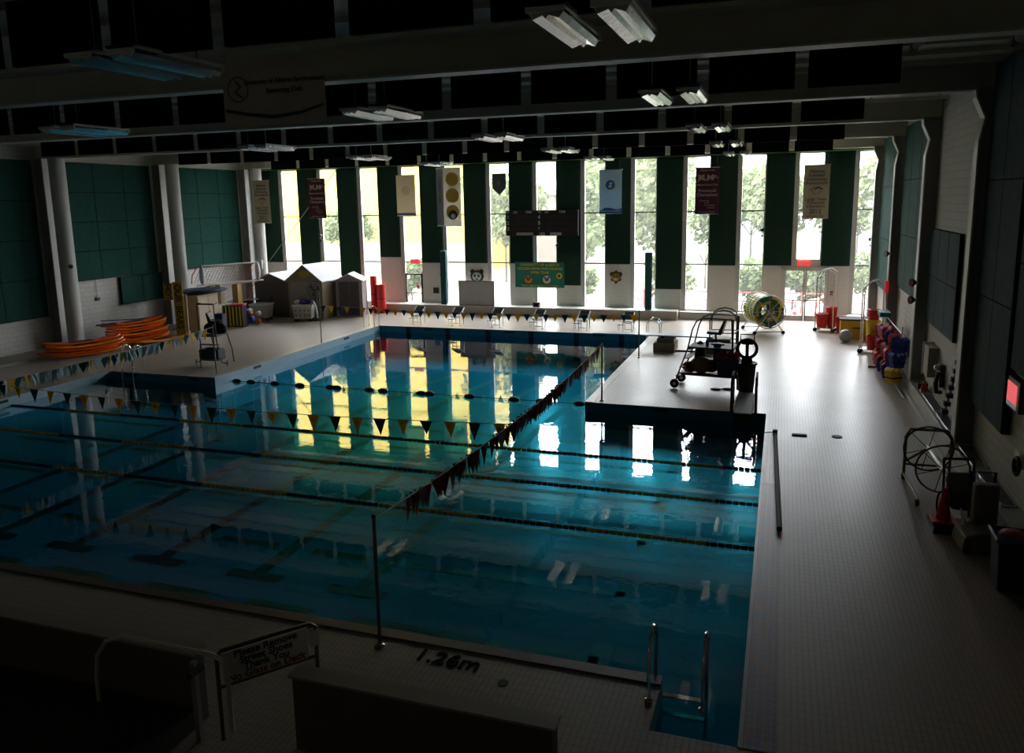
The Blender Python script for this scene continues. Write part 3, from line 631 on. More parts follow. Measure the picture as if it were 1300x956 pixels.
t = thing('deck_pole', 'long black pole lying on the deck along the right pool edge', 'pole', (0, 0, 0)); MB().tube((-.0, 20.1, .05), (.14, 14.03, .05), .05, 10).build('tube', rubber, t); MB().tube((0, 20.1, 0), (0, 20.1, .14), .06, 10).build('end_post', rubber, t)
t = thing('anchor_rope', 'thin rope tied from the pool edge to the black pole', 'rope', (0, 0, 0)); MB().tube((-.25, 20.1, .05), (-.02, 20.1, .08), .012, 6).build('cord', rubber, t)
t = thing('deck_plate', 'small dark plate on the wet right deck beside the pole end', 'plate', (.55, 20.25, 0)); MB().box(-.15, -.06, 0, .2, .06, .03).build('cover', rubber, t)
t = thing('deck_plate', 'round dark drain cover on the wet right deck', 'plate', (1.45, 20.35, 0)); MB().lathe([(.12, 0), (.12, .015)], n=16).build('cover', rubber, t)

# ------------------------------------------------------------------ orange boards
def board_bm(L_, W, T_, rock):
    m = MB(); n = 14; rings = []
    for i in range(n+1):
        u = -1+2*i/n; hw = W/2*math.sqrt(max(.0, 1-abs(u)**3.2))+.02; z = rock*abs(u)**2.5
        rings.append([m.b.verts.new((u*L_/2, hw*a, z+T_*b)) for a, b in ((-1, .5), (-.85, 1), (0, 1.1), (.85, 1), (1, .5), (.8, 0), (-.8, 0))])
    for A, B in zip(rings, rings[1:]):
        for j in range(7): m.b.faces.new((A[j], A[(j+1) % 7], B[(j+1) % 7], B[j]))
    m.b.faces.new(rings[0]); m.b.faces.new(rings[-1][::-1]); return m
def board(loc, rz, L_, label, m_, grp):
    t = thing('paddle_board', label, 'board', loc, rz, grp)
    board_bm(L_, .62, .085, .14).build('hull', m_, t, smooth=True)
    MB().box(-.5, -.2, .095, .4, .2, .105).build('deck_pad', mat('board_pad', (.07, .03, .03), .8), t)
for st, (bx, by, n, nm, rz0) in enumerate(((-26.6, 24.3, 5, 'left', 1.15), (-26.85, 27.6, 8, 'right', 1.35))):
    for k in range(n):
        rk = random.uniform(-.09, .09); pos = 'bottom-most' if k == 0 else ('topmost' if k == n-1 else ORD[k]+' from the bottom')
        board((bx+random.uniform(-.1, .1)-.04*k, by+random.uniform(-.15, .15), .02+.115*k), rz0+rk, 3.0, 'orange paddle board, %s of the %s stack by the left wall' % (pos, nm), orange if k % 3 else orange2, 'orange boards in the %s stack' % nm)
board((-26.05, 28.0, .02), 1.38, 3.0, 'single orange paddle board lying on the deck beside the right stack', orange2, 'orange boards in the right stack')
t = thing('paddle', 'black paddle lying across the right board stack', 'paddle', (-27.0, 26.6, 1.08), .9); MB().tube((-.7, 0, .06), (.8, .1, 0), .018).build('shaft', rubber, t); MB().sphere((.95, .1, -.0), .16, (1.4, .7, .12)).build('blade', blackpl, t)
t = thing('blue_strap', 'blue strap bundle lying at the left end of the right board stack', 'strap', (-27.1, 26.0, .98), 1.2); MB().box(-.4, -.12, 0, .4, .12, .06).build('webbing', navy, t, bevel=.02)

# ------------------------------------------------------------------ left deck gear
t = thing('locker_cabinet', 'beige wooden cabinet standing by the left wall behind the guard chair', 'cabinet', (-26.25, 30.6, 0), .1)
beige = mat('beige_wood', (.46, .38, .27), .6, 0, .1, 3)
MB().box(-.6, -.8, .06, .6, .8, 1.75).build('body', beige, t, bevel=.01); MB().box(-.62, -.82, 1.75, .62, .82, 1.8).build('top', beige, t); MB().box(-.55, -.75, 0, .55, .75, .06).build('plinth', rubber, t)
for q in (0, 1):
    dd = MB().box(.6, -.78+q*.79, .1, .625, -.02+q*.79, 1.7).build('door', beige, t, bevel=.004); MB().box(.625, -.1+q*.15, .85, .65, -.06+q*.15, 1.0).build('handle', steel, dd)
t = thing('inflated_raft', 'dark blue flat raft resting on top of the beige cabinet', 'raft', (-26.1, 30.9, 1.81), 1.2)
MB().sphere((0, 0, .12), 1.25, (1, .55, .09), 20).build('hull', mat('raft_blue', (.025, .045, .10), .45), t, smooth=True); MB().ring((0, 0, .16), (0, 0, 1), .85, .05).build('rim', navy, t)
t = thing('lettered_board', 'tall yellow board with black upright lettering leaning beside the round column', 'sign board', (-25.95, 28.8, 0), .35)
yb = mat('mustard_board', (.40, .27, .03), .6, 0, .12, 4)
MB().box(.0, -.03, 0, .42, .02, 2.55).build('board', yb, t); MB().box(-.42, -.05, 1.75, -.02, 0, 2.5).build('short_board', yb, t)
text('lettering', 'OUR', .38, rubber, t, (.21, -.04, 2.05), (PI/2, PI/2, 0), bold=.006); text('lettering', 'BEARS', .38, rubber, t, (.21, -.04, .95), (PI/2, PI/2, 0), bold=.006); text('lettering', 'HOT', .34, rubber, t, (-.22, -.06, 2.12), (PI/2, PI/2, 0), bold=.006)
MB().tube((.5, .05, 0), (.5, .1, 2.0), .05).build('side_pole', beige, t)
def goal(loc, rz, label, tilt):
    t = thing('polo_goal', label, 'goal', loc, rz, 'water polo goal frames')
    W, Hh, D = 3.0, .95, 1.2
    MB().path([(-W/2, 0, 0), (-W/2, 0, Hh), (W/2, 0, Hh), (W/2, 0, 0)], .04, 8).build('front_frame', white_m, t)
    MB().path([(-W/2-.3, 0, 0), (W/2+.3, 0, 0)], .045, 8).build('base_tube', white_m, t)
    for s in (-1, 1):
        MB().path([(s*W/2, 0, Hh), (s*W/2, .5, Hh*.9), (s*W/2, D*.9, Hh*.45), (s*W/2, D, 0)], .03, 8).build('side_arch', mat('arch_red', (.55, .10, .05), .5), t, smooth=True)
        MB().sphere((s*W/2, .0, Hh*.5), .2, (.7, .7, 2.4), 12).build('float', mat('float_white', (.66, .66, .66), .5), t, smooth=True)
    nm = MB()
    for q in range(19): nm.tube((-W/2+q*W/18, .02, Hh), (-W/2+q*W/18, D*.8, .05), .008, 4)
    for q in range(10): z = Hh-q*Hh/9; nm.tube((-W/2, .02+q*D*.8/9, z), (W/2, .02+q*D*.8/9, z), .008, 4)
    nm.build('net', mat('net_rust', (.22, .10, .07), .8), t)
goal((-26.4, 33.4, 2.05), 1.15, 'white framed water polo goal with net propped on top of the stored gear', 0)
goal((-27.0, 34.6, .95), 1.25, 'second water polo goal frame lying below the first', 0)
t = thing('storage_box', 'pale storage box under the goal frames', 'box', (-26.9, 32.6, 0), .2)
MB().box(-.55, -.7, 0, .55, .7, .95).build('body', mat('pale_box', (.45, .41, .40), .6), t, bevel=.03); MB().box(-.58, -.73, .95, .58, .73, 1.0).build('lid', white_m, t)
t = thing('storage_box', 'tall grey storage box beneath the second goal frame', 'box', (-27.2, 34.7, 0), .2)
MB().box(-.5, -.9, 0, .5, .9, .88).build('body', mat('dark_box', (.12, .12, .13), .6), t, bevel=.03); MB().box(-.53, -.93, .88, .53, .93, .93).build('lid', rubber, t)
t = thing('storage_box', 'tan stacked foam block holding up the upper goal frame', 'box', (-26.6, 33.4, .0), .2)
MB().box(.3, -.25, 0, .6, .25, 2.0).build('body', mat('tan_foam', (.42, .27, .10), .7), t, bevel=.02); MB().box(-.6, -.2, 1.0, -.35, .2, 2.0).build('prop', beige, t)
t = thing('lane_divider_rack', 'green rack of kickboards with black and yellow stripes beside the guard chair', 'kickboard rack', (-25.4, 32.2, 0), .3)
for q, c in enumerate((pflag_g, rubber, pflag_g, rubber, yellow, rubber)):
    MB().box(-.5+q*.17, -.3, .05, -.36+q*.17, .3, 1.1).build('kickboard', mat('kick_green', (.02, .10, .06), .6) if q % 2 == 0 else blackpl, t, bevel=.02)
    MB().box(-.5+q*.17, -.31, .1, -.44+q*.17, -.302, 1.05).build('stripe', yellow, t)
MB().box(-.55, -.33, 0, .55, .33, .05).build('tray', steel, t)
MB().box(-.1, -.25, 1.1, .55, .2, 1.16).build('pink_float', mat('pink_foam', (.7, .07, .15), .6), t)
t = thing('gear_pile', 'heap of dark red and blue swim gear beside the kickboard rack', 'swim gear', (-25.4, 33.2, 0))
for q in range(9): MB().sphere((random.uniform(-.3, .5), random.uniform(-.3, .5), random.uniform(.1, .7)), .17, (1, 1, .8), 8).build('ball' if q % 2 else 'bag', [mat('gear_blue', (.03, .05, .25), .6), mat('gear_orange', (.5, .12, .03), .6), maroon, white_m][q % 4], t)
def tote(loc, rz, label, holes=False):
    t = thing('wheeled_cart', label, 'cart', loc, rz, 'plastic carts on the left deck')
    m = MB(); rings = []
    for z, a, b in ((.16, .42, .32), (.85, .5, .38), (.85, .46, .34), (.2, .38, .28)):
        rings.append([m.b.verts.new((sx*a, sy*b, z)) for sx, sy in ((-1, -1), (1, -1), (1, 1), (-1, 1))])
    for A, B in zip(rings, rings[1:]):
        for j in range(4): m.b.faces.new((A[j], A[(j+1) % 4], B[(j+1) % 4], B[j]))
    m.b.faces.new(rings[-1]); m.b.faces.new(rings[0][::-1]); m.build('tub', mat('cart_grey', (.55, .53, .49), .5), t)
    MB().box(-.53, -.41, .82, .53, -.37, .88).box(-.53, .37, .82, .53, .41, .88).box(-.53, -.41, .82, -.49, .41, .88).box(.49, -.41, .82, .53, .41, .88).build('rim', white_m, t)
    for sx in (-1, 1):
        for sy in (-1, 1): MB().tube((sx*.36, sy*.26-.02, .08), (sx*.36, sy*.26+.02, .08), .08, 12).build('wheel', rubber, t)
    MB().box(-.4, -.3, .12, .4, .3, .16).build('base', rubber, t)
    if holes:
        h = MB()
        for q in range(4):
            for z in (.35, .6): h.tube((-.33+q*.22, -.385, z), (-.33+q*.22, -.33, z), .045, 10)
        h.build('holes', mat('hole_shadow_grey', (.15, .15, .15), .7), t)
    return t
tote((-25.5, 34.5, 0), .25, 'pale grey wheeled tub cart left of the sheds')
t = tote((-23.1, 34.7, 0), .35, 'white perforated towel cart piled with purple cloth in front of the middle shed', True)
pc = thing('purple_towels', 'pile of purple towels on the perforated cart', 'towels', (-23.1, 34.7, .9), .35)
for q in range(7): MB().sphere((random.uniform(-.3, .3), random.uniform(-.2, .2), .03+random.uniform(0, .12)), .17, (1.2, 1, .6), 8).build('towel', purple if q < 6 else white_m, pc, smooth=True)
MB().path([(.35, .1, .1), (.5, .0, .1), (.62, -.1, -.1), (.68, -.1, -.45), (.7, -.1, -.75)], .05, 8).build('hanging_towel', mat('towel_white', (.6, .58, .58), .8), pc)
# sheds
def shed(loc, rz, W, D, H, RH, mb, md, label):
    t = thing('resin_shed', label, 'shed', loc, rz, 'plastic garden sheds')
    MB().box(-W/2, 0, 0, W/2, D, H).prism([(-W/2, H), (W/2, H), (0, H+RH)], D, 'XZ', 0).build('body', mb, t)
    r = MB(); ov = .1
    for s in (-1, 1):
        a, b = (0, H+RH+.03), (s*(W/2+ov), H-.08)
        r.prism([a, b, (b[0], b[1]+.05), (0, H+RH+.08)], D+.25, 'XZ', -.15)
    tag(r.build('roof', mat('shed_roof', (.55, .55, .60), .5), t), 'pale ridged roof')
    for s in (-1, 1):
        d2 = MB().box(min(0, s*(W/2-.16))+.01, -.03, .08, max(0, s*(W/2-.16))-.01, .0, H-.08).build('door', md, t, bevel=.006)
        for q in range(3): x = s*(.12+q*(W/2-.3)/2); MB().box(x-.012, -.036, .2, x+.012, -.03, H-.2).build('door_rib', md, d2)
    MB().box(-.05, -.06, .9, -.03, -.03, 1.05).box(.03, -.06, .9, .05, -.03, 1.05).build('handle', rubber, t)
    return t
dk = mat('shed_brown', (.11, .09, .09), .6, 0, .05, 2); dk2 = mat('shed_brown_door', (.085, .07, .075), .6); lt = mat('shed_taupe', (.30, .26, .17), .6); lt2 = mat('shed_taupe_door', (.34, .31, .28), .6); lav = mat('shed_lavender', (.36, .31, .33), .6)
shed((-25.75, 35.75, 0), -.04, 2.1, 1.9, 1.95, .32, dk, dk2, 'dark brown plastic shed, left of the three, in the far left corner')
t = shed((-23.52, 35.55, 0), -.02, 2.1, 1.9, 2.0, .75, lt, lt2, 'taupe plastic shed with steep gable and yellow crest, middle of the three')
MB().sphere((0, -.04, 2.35), .22, (1.6, .12, .8), 14).build('crest', mat('crest_yellow', (.50, .42, .03), .6), t)
t = shed((-21.45, 36.45, 0), .3, 1.4, 1.2, 1.95, .28, lav, dk2, 'grey brown plastic shed with lilac side, right of the three')
t = thing('floor_fan', 'round black pedestal fan standing before the middle shed', 'fan', (-22.55, 35.0, 0))
MB().tube((0, 0, 0), (0, 0, 1.35), .03).build('stand', rubber, t); MB().lathe([(.28, 0), (.28, .04), (.05, .08)], n=18).build('base', rubber, t)
m = MB()
for R in (.42, .3, .18): m.ring((0, -.1, 1.6), (0, 1, 0), R, .012)
for q in range(16): a = q*PI/8; m.tube((0, -.14, 1.6), (math.cos(a)*.42, -.1, 1.6+math.sin(a)*.42), .006, 4)
m.build('grille', rubber, t); m = MB()
for q in range(3):
    a = q*2.094; m.prism([(0, 1.6), (math.cos(a)*.36, 1.6+math.sin(a)*.36), (math.cos(a+.8)*.34, 1.6+math.sin(a+.8)*.34)], .02, 'XZ', -.08)
m.build('blade', mat('fan_grey', (.10, .12, .10), .5), t); MB().tube((0, -.13, 1.6), (0, .12, 1.6), .08, 14).build('motor', steel, t)
for q, (x, h, r, nm) in enumerate(((-21.0, 2.0, .18, 'taller red rolled mat standing beside the right shed'), (-20.55, 1.55, .24, 'shorter red rolled mat standing beside the right shed'))):
    t = thing('rolled_mat', nm, 'rolled mat', (x, 38.3, 0), 0, 'red rolled mats')
    MB().lathe([(r, 0), (r, h), (r*.7, h), (r*.7, h-.03)], n=20).build('roll', red, t, smooth=True); MB().lathe([(r+.005, h*.5), (r+.005, h*.5+.04)], n=20).build('strap', rubber, t)
t = thing('tall_post', 'white leaning post with red lower end left of the dark shed', 'post', (-26.95, 36.3, 0)); MB().tube((0, 0, 1.2), (-.1, .1, 2.9), .07).build('upper', white_m, t); MB().tube((.05, 0, 0), (0, 0, 1.2), .075).build('lower', red, t); MB().box(.1, -.1, 2.55, .4, 0, 3.0).build('plate', white_m, t)
t = thing('winch_pole', 'long thin pole leaning from the shed corner up to the roof beam', 'pole', (0, 37.3, 0)); MB().tube((-26.9, 0, 2.8), (-22.1, 0, 7.9), .022, 6).build('tube', mat('pole_pale', (.4, .4, .38), .5), t)
# tall lifeguard chair on the left
t = thing('lifeguard_chair', 'tall metal lifeguard ladder chair holding bags at the left deck corner', 'lifeguard chair', (-20.1, 23.95, 0), .05)
tb = mat('grey_tube', (.11, .12, .12), .35, .6)
for s in (-1, 1):
    MB().path([(s*.36, -.1, .95), (s*.36, -.1, 2.3), (s*.36, .1, 2.35)], .022, 8).build('upper_frame', tb, t)
    MB().path([(s*.36, -.1, 1.15), (s*.36, -.05, .6), (s*.36, -.02, .3), (s*.5, -.02, .12), (s*.68, 0, .1)], .022, 8).build('front_leg', tb, t, smooth=True); MB().tube((s*.68, 0, 0), (s*.68, 0, .2), .022).build('foot', tb, t)
    MB().path([(s*.36, .55, 1.15), (s*.40, .75, .5), (s*.40, .8, .0)], .022, 8).build('rear_leg', tb, t)
    MB().tube((s*.36, -.1, 1.15), (s*.36, .55, 1.15), .02).build('side_rail', tb, t)
MB().tube((-.36, -.1, 2.32), (.36, -.1, 2.32), .03).build('top_bar', rubber, t)
MB().box(-.36, -.15, 1.1, .36, .55, 1.15).build('seat_shelf', mat('shelf_grey', (.10, .12, .12), .5), t); MB().box(-.36, -.12, .78, .36, .06, .82).build('step', tb, t); MB().box(-.4, -.15, .2, .4, .3, .25).build('lower_shelf', tb, t)
MB().path([(-.36, -.1, .8), (-.1, -.5, .0)], .02, 6).build('front_strut', tb, t)
t = thing('dark_crate', 'dark green crate on the lower shelf of the left lifeguard chair', 'crate', (-20.1, 24.0, .255), .05)
MB().box(-.42, -.2, 0, .42, .25, .36).build('crate_body', mat('crate_green', (.02, .035, .035), .6), t, bevel=.03); MB().box(-.2, -.1, .36, .25, .15, .42).build('handle_lid', blackpl, t, bevel=.02)
t = thing('duffel_bag', 'dark maroon duffel bag on the seat of the left lifeguard chair', 'bag', (-20.05, 24.1, 1.16), .05)
MB().sphere((-.05, .1, .22), .26, (1.5, .9, .85), 14).build('bag_body', mat('bag_maroon', (.10, .01, .04), .8), t, smooth=True); MB().ring((-.05, .1, .34), (0, 1, 0), .2, .02).build('strap', rubber, t); MB().sphere((.3, .15, .2), .2, (1, .8, 1), 10).build('side_pocket', rubber, t, smooth=True)
t = thing('moulded_chair_shell', 'black moulded seat shell on top of the left lifeguard chair', 'seat', (-20.25, 24.2, 1.55), .3)
MB().prism([(0, .05), (.1, 0), (.4, .02), (.42, .08), (.14, .1), (.0, .42), (-.06, .42)], .42, 'XZ', -.2).build('shell', blackpl, t, bevel=.015); MB().tube((0, 0, -.36), (0, 0, .02), .03).build('stem', rubber, t)
t = thing('blue_box', 'small blue and white box behind the bags on the left lifeguard chair', 'box', (-19.9, 24.35, 1.16), 0); MB().box(-.15, -.1, .3, .2, .12, .75).build('carton', mat('carton_blue', (.03, .06, .2), .6), t, bevel=.01); MB().box(-.15, -.105, .3, .2, -.1, .55).build('label_area', white_m, t); MB().box(-.13, -.08, 0, .18, .1, .3).build('lower_carton', maroon, t)
# wall fittings left
for q, (y, z, lab) in enumerate(((27.75, 1.85, 'grey pull box with conduit on the left wall'), (29.2, 1.9, 'small dark outlet on the left wall under the panels'))):
    t = thing('wall_outlet', lab, 'outlet', (XL, y, z)); MB().box(0, -.1, -.07, .08, .1, .07).build('box', darksteel, t, bevel=.01); MB().tube((.03, 0, .07), (.03, 0, .9 if q == 0 else .2), .012, 6).build('conduit', steel, t)
t = thing('wall_lamp', 'small dark lamp on the near round column', 'lamp', (-27.77, 25.1, 3.55)); MB().lathe([(.03, 0), (.09, .1), (.09, .16)], axis=(1, -.5, -.1), n=12).build('head', blackpl, t); MB().tube((-.05, .1, 0), (.05, 0, 0), .02).build('arm', steel, t)

# ------------------------------------------------------------------ far wall objects
def letters_rows(par, rows, m_, x, y=-.006):
    for s, z, size in rows: text('lettering', s, size, m_, par, (x, y, z), ext=.002, bold=size*.012)
def banner(label, loc, W, H, m_, hang=True):
    t = thing('hanging_banner', label, 'banner', loc, 0, 'banners hanging before the windows')
    b = MB(); n = 8
    for i in range(n):
        z0, z1 = -H*i/n, -H*(i+1)/n; y0, y1 = .02*math.sin(i*.8), .02*math.sin((i+1)*.8)
        b.box(-W/2, min(y0, y1), z1, W/2, min(y0, y1)+.006, z0)
    b = MB().box(-W/2, 0, -H, W/2, .008, 0); b.build('cloth', m_, t)
    MB().tube((-W/2-.02, 0, 0), (W/2+.02, 0, 0), .015).build('top_rod', steel, t); MB().tube((-W/2-.02, 0, -H), (W/2+.02, 0, -H), .012).build('bottom_rod', steel, t)
    for s in (-1, 1): MB().tube((s*W*.4, 0, 0), (s*W*.4, 0, ZC-loc[2]), .004, 4).build('cord', steel, t)
    return t
ink = mat('ink_dark', (.04, .03, .05), .7); cream_i = mat('ink_cream', (.62, .55, .42), .7)
def asa(loc, yr, label):
    t = banner(label, loc, 1.05, 2.28, beigeb)
    letters_rows(t, (('Alberta', -.28, .2), ('Summer', -.45, .2), ('Swimming', -.61, .2), ('Association', -.77, .19), ('Large Team', -1.45, .18), ('Provincial', -1.6, .18), ('Champion', -1.75, .18), (yr, -1.97, .24), ('Elks Beach Team', -2.17, .11)), ink, 0)
    MB().ring((0, -.008, -1.08), (0, 1, 0), .16, .008, 24, 4).build('emblem_ring', ink, t); MB().prism([(-.08, -1.0), (.1, -.92), (.28, -1.02), (.26, -1.06), (.1, -.98), (-.06, -1.06)], .004, 'XZ', -.01).build('emblem_wing', ink, t)
    MB().prism([(-.3, -1.12), (-.24, -1.02), (-.1, -1.0), (-.1, -1.02), (-.22, -1.05)], .004, 'XZ', -.01).build('emblem_fin', mat('ink_grey', (.2, .17, .14), .7), t); MB().box(-.28, -.01, -2.07, .28, -.004, -2.06).build('rule', ink, t)
asa((1.27, 37, 7.18), '2012', 'beige banner with black text dated 2012 near the right end of the windows'); asa((-26.85, 37, 7.22), '2011', 'beige banner with black text dated 2011 beside the far left column')
def kump(loc, label):
    t = banner(label, loc, 1.04, 2.05, maroon)
    letters_rows(t, (('Home of the', -.12, .12), ('Masters Swim Club', -.76, .115), ('Provincial', -1.02, .2), ('Champions', -1.2, .2), ('www.kump-swim.net', -1.95, .085)), cream_i, 0)
    for s, x, z in (('Swimming', -.12, -1.46), ('is fun', 0, -1.56), ('Competing', .1, -1.66), ('is better', .18, -1.77)): text('lettering', s, .1, cream_i, t, (x, -.006, z))
    for s, x, h in (('K', -.24, .32), ('U', -.07, .36), ('M', .12, .36), ('P', .30, .26)): text('logo_letter', s, h, cream_i, t, (x, -.006, -.45), bold=.008)
    MB().prism([(-.42, -.3), (-.38, -.3), (-.33, -.45), (-.38, -.62), (-.42, -.62), (-.37, -.45)], .004, 'XZ', -.01).build('logo_tail', cream_i, t); MB().prism([(.36, -.32), (.48, -.46), (.36, -.5), (.44, -.45)], .004, 'XZ', -.01).build('logo_head', cream_i, t)
kump((-3.3, 37, 7.2), 'maroon championship banner with fish-shaped lettering right of centre'); kump((-23.4, 37, 7.22), 'maroon championship banner with fish-shaped lettering by the yellow windows')
def grad_mat(name, z0, c0, z1, c1, tr=.4): return mat(name, c0, .8, trans=tr)
t = banner('blue and white banner with a round blue emblem left of centre', (-7.68, 37, 7.22), 1.05, 2.0, mat('banner_sky', (.42, .55, .62), .8, trans=.35))
circ = lambda x, z, r, m_, nm, y=-.012, n=28: MB().lathe([(r, 0), (r, .004)], (x, y, z), n, (0, 1, 0)).build(nm, m_, t)
circ(.0, -.68, .3, mat('emblem_pale', (.6, .62, .6), .7), 'emblem_ring', -.01); circ(-.02, -.68, .22, mat('emblem_blue', (.02, .15, .42), .6), 'emblem_disc', -.016)
MB().prism([(-.12, -.75), (-.02, -.66), (-.08, -.6), (.06, -.56), (.1, -.62), (.02, -.68), (.08, -.76), (-.02, -.82)], .004, 'XZ', -.022).build('emblem_mark', white_m, t)
MB().prism([(-.52, -1.98), (.52, -1.98), (.52, -1.75), (.3, -1.82), (0, -1.74), (-.25, -1.72), (-.52, -1.84)], .004, 'XZ', -.01).build('wave', MATS['emblem_blue'], t); MB().box(-.45, -.018, -1.9, .42, -.014, -1.86).build('caption_bar', white_m, t)
t = banner('pale translucent banner with faint round logo and blue hem, left of centre', (-18.2, 37, 7.26), 1.05, 2.05, mat('banner_fawn', (.62, .56, .45), .8, trans=.6))
MB().ring((0, -.01, -.75), (0, 1, 0), .2, .012, 28, 4).build('logo_ring', mat('ink_tan', (.4, .3, .15), .7), t); MB().box(-.52, -.012, -1.98, .52, -.008, -1.88).build('hem_band', mat('hem_blue', (.03, .12, .4), .7), t); MB().ring((0, -.01, -.75), (0, 1, 0), .1, .02, 20, 4).build('logo_core', MATS['ink_tan'], t)
t = banner('large pale banner with three golden discs left of the shield banner', (-15.85, 37, 7.55), 1.3, 2.85, mat('banner_white', (.66, .63, .58), .8, trans=.6))
gold = mat('disc_gold', (.62, .42, .08), .7, trans=.4)
for z, r in ((-.55, .34), (-1.35, .36), (-2.15, .35)): circ(.2, z, r, gold, 'gold_disc', -.012)
circ(.2, -2.3, .24, mat('disc_dark', (.06, .05, .04), .7), 'dark_disc', -.018); circ(.22, -2.36, .12, white_m, 'pale_disc', -.024)
MB().box(-.645, -.012, -2.8, -.28, -.008, -.05).build('side_strip', mat('strip_grey', (.42, .41, .42), .8), t); text('lettering', 'SWIM ALBERTA', .17, ink, t, (-.46, -.016, -1.1), (PI/2, -PI/2, 0))
t = thing('shield_pennant', 'grey shield-shaped pennant hanging in front of a window left of the scoreboard', 'pennant', (-13.6, 38.2, 7.24), 0)
MB().prism([(-.36, 0), (.36, 0), (.36, -.72), (0, -1.05), (-.36, -.72)], .01, 'XZ', 0).build('cloth', mat('shield_grey', (.07, .09, .10), .7, trans=.15), t); MB().tube((-.38, 0, 0), (.38, 0, 0), .015).build('rod', steel, t); MB().sphere((0, -.01, -.45), .12, (1, .1, 1), 10).build('crest', mat('crest_grey', (.2, .22, .22), .7), t); MB().tube((0, 0, 0), (0, 0, ZC-7.24), .004, 4).build('cord', steel, t)
# scoreboard
t = thing('scoreboard', 'wide black swimming scoreboard with lane numbers on the far wall', 'scoreboard', (-11.75, 39.34, 4.1))
MB().box(-1.93, 0, .0, 1.93, .15, 1.3).build('cabinet', mat('score_black', (.008, .007, .007), .6), t, bevel=.01)
scw = mat('score_white', (.55, .55, .52), .6)
for s, x in (('PL', -1.8), ('LN', -1.4), ('TIME', -.68), ('PL', -.08), ('LN', .28), ('TIME', 1.1)): text('heading', s, .16, scw, t, (x, -.006, 1.2), bold=.004)
for k in range(3):
    text('lane_number', '123'[k], .24, scw, t, (-1.8, -.006, .95-k*.3), bold=.01); text('lane_number', '456'[k], .24, scw, t, (-.12, -.006, .95-k*.3), bold=.01)
    for x0, x1 in ((-1.45, -.3), (.25, 1.75)): MB().box(x0, -.008, .85-k*.3, x1, 0, 1.05-k*.3).build('digit_window', mat('score_brown', (.02, .012, .01), .4), t)
for x0, x1 in ((-1.35, -.45), (-.1, .18), (.45, 1.05)): MB().box(x0, -.012, .03, x1, 0, .17).build('sponsor_strip', mat('strip_tan', (.35, .32, .26), .6), t)
# green team banner
t = thing('team_banner', 'green team banner with yellow lettering and two round crests under the scoreboard', 'banner', (-11.9, 39.44, 1.42))
MB().box(-1.34, 0, 0, 1.32, .02, 1.33).build('cloth', mat('banner_green', (.01, .17, .11), .7), t)
ygl = mat('ink_gold', (.75, .50, .05), .6)
letters_rows(t, (('UNIVERSITY OF ALBERTA', 1.18, .19), ('GOLDEN BEARS AND PANDAS', .98, .175), ('SWIM TEAM', .78, .18), ('PROUD HOME OF THE BEARS AND PANDAS', .1, .1)), ygl, 0)
for x, m2 in ((-.62, mat('crest_orange', (.6, .25, .05), .6)), (.38, white_m)):
    MB().lathe([(.21, 0), (.21, .01)], (x, -.015, .42), 20, (0, 1, 0)).build('crest', m2, t); MB().sphere((x, -.02, .42), .1, (1, .1, .8), 8).build('crest_mark', mat('mark_red', (.25, .02, .02), .6), t)
    for s in (-1, 1): MB().sphere((x+s*.1, -.02, .52), .05, (1, .2, 1), 8).build('crest_eye', rubber, t)
MB().lathe([(.16, 0), (.16, .01)], (1.05, -.015, .62), 20, (0, 1, 0)).build('round_seal', ygl, t); MB().lathe([(.07, 0), (.07, .01)], (1.05, -.022, .62), 14, (0, 1, 0)).build('seal_core', rubber, t)
# emblems
t = thing('panda_emblem', 'round black and white panda head emblem on the far wall above the whiteboard', 'emblem', (-15.45, 39.57, 1.95))
for x in (-.26, .26): MB().sphere((x, 0, .25), .13, (1, .2, 1), 10).build('ear', rubber, t)
MB().sphere((0, 0, 0), .36, (1.08, .10, .9), 16).build('outline', rubber, t); MB().sphere((0, -.025, 0), .25, (1.05, .12, .9), 16).build('face', mat('emblem_greenwhite', (.45, .55, .45), .6), t)
for x in (-.11, .11): MB().sphere((x, -.05, .02), .08, (.9, .12, 1.1), 10).build('eye_patch', rubber, t)
MB().sphere((0, -.05, -.14), .06, (1.4, .15, .8), 8).build('nose', rubber, t)
t = thing('bear_emblem', 'gold and black bear head emblem on the far wall under the blue banner', 'emblem', (-7.92, 39.575, 2.0))
MB().prism([(-.33, .12), (-.26, .27), (-.1, .26), (0, .36), (.1, .26), (.26, .27), (.33, .12), (.22, 0), (.28, -.16), (.1, -.22), (0, -.36), (-.1, -.22), (-.28, -.16), (-.22, 0)], .04, 'XZ', -.02).build('outline', mat('emblem_brown', (.06, .035, .005), .6), t)
MB().sphere((0, -.02, 0), .2, (1.1, .12, 1), 12).build('face', mat('emblem_gold', (.35, .22, .02), .6), t)
for x in (-.1, .1): MB().sphere((x, -.05, .06), .055, (1, .2, .7), 8).build('eye', rubber, t)
MB().sphere((0, -.06, -.08), .06, (1.3, .3, 1), 8).build('snout', mat('emblem_cream', (.55, .5, .4), .6), t)
t = thing('whiteboard', 'framed whiteboard standing on the ledge below the panda emblem', 'whiteboard', (-15.25, 38.9, .46))
MB().box(-.95, 0, .03, .95, .03, 1.3).build('board', mat('wb_grey', (.46, .45, .47), .35), t)
MB().box(-1, -.01, 0, 1, .05, .04).box(-1, -.01, 1.27, 1, .05, 1.32).box(-1, -.01, 0, -.95, .05, 1.32).box(.95, -.01, 0, 1, .05, 1.32).build('frame', mat('wb_frame', (.18, .10, .07), .5), t)
MB().box(-.6, -.08, .0, .6, -.01, .02).build('pen_tray', steel, t)
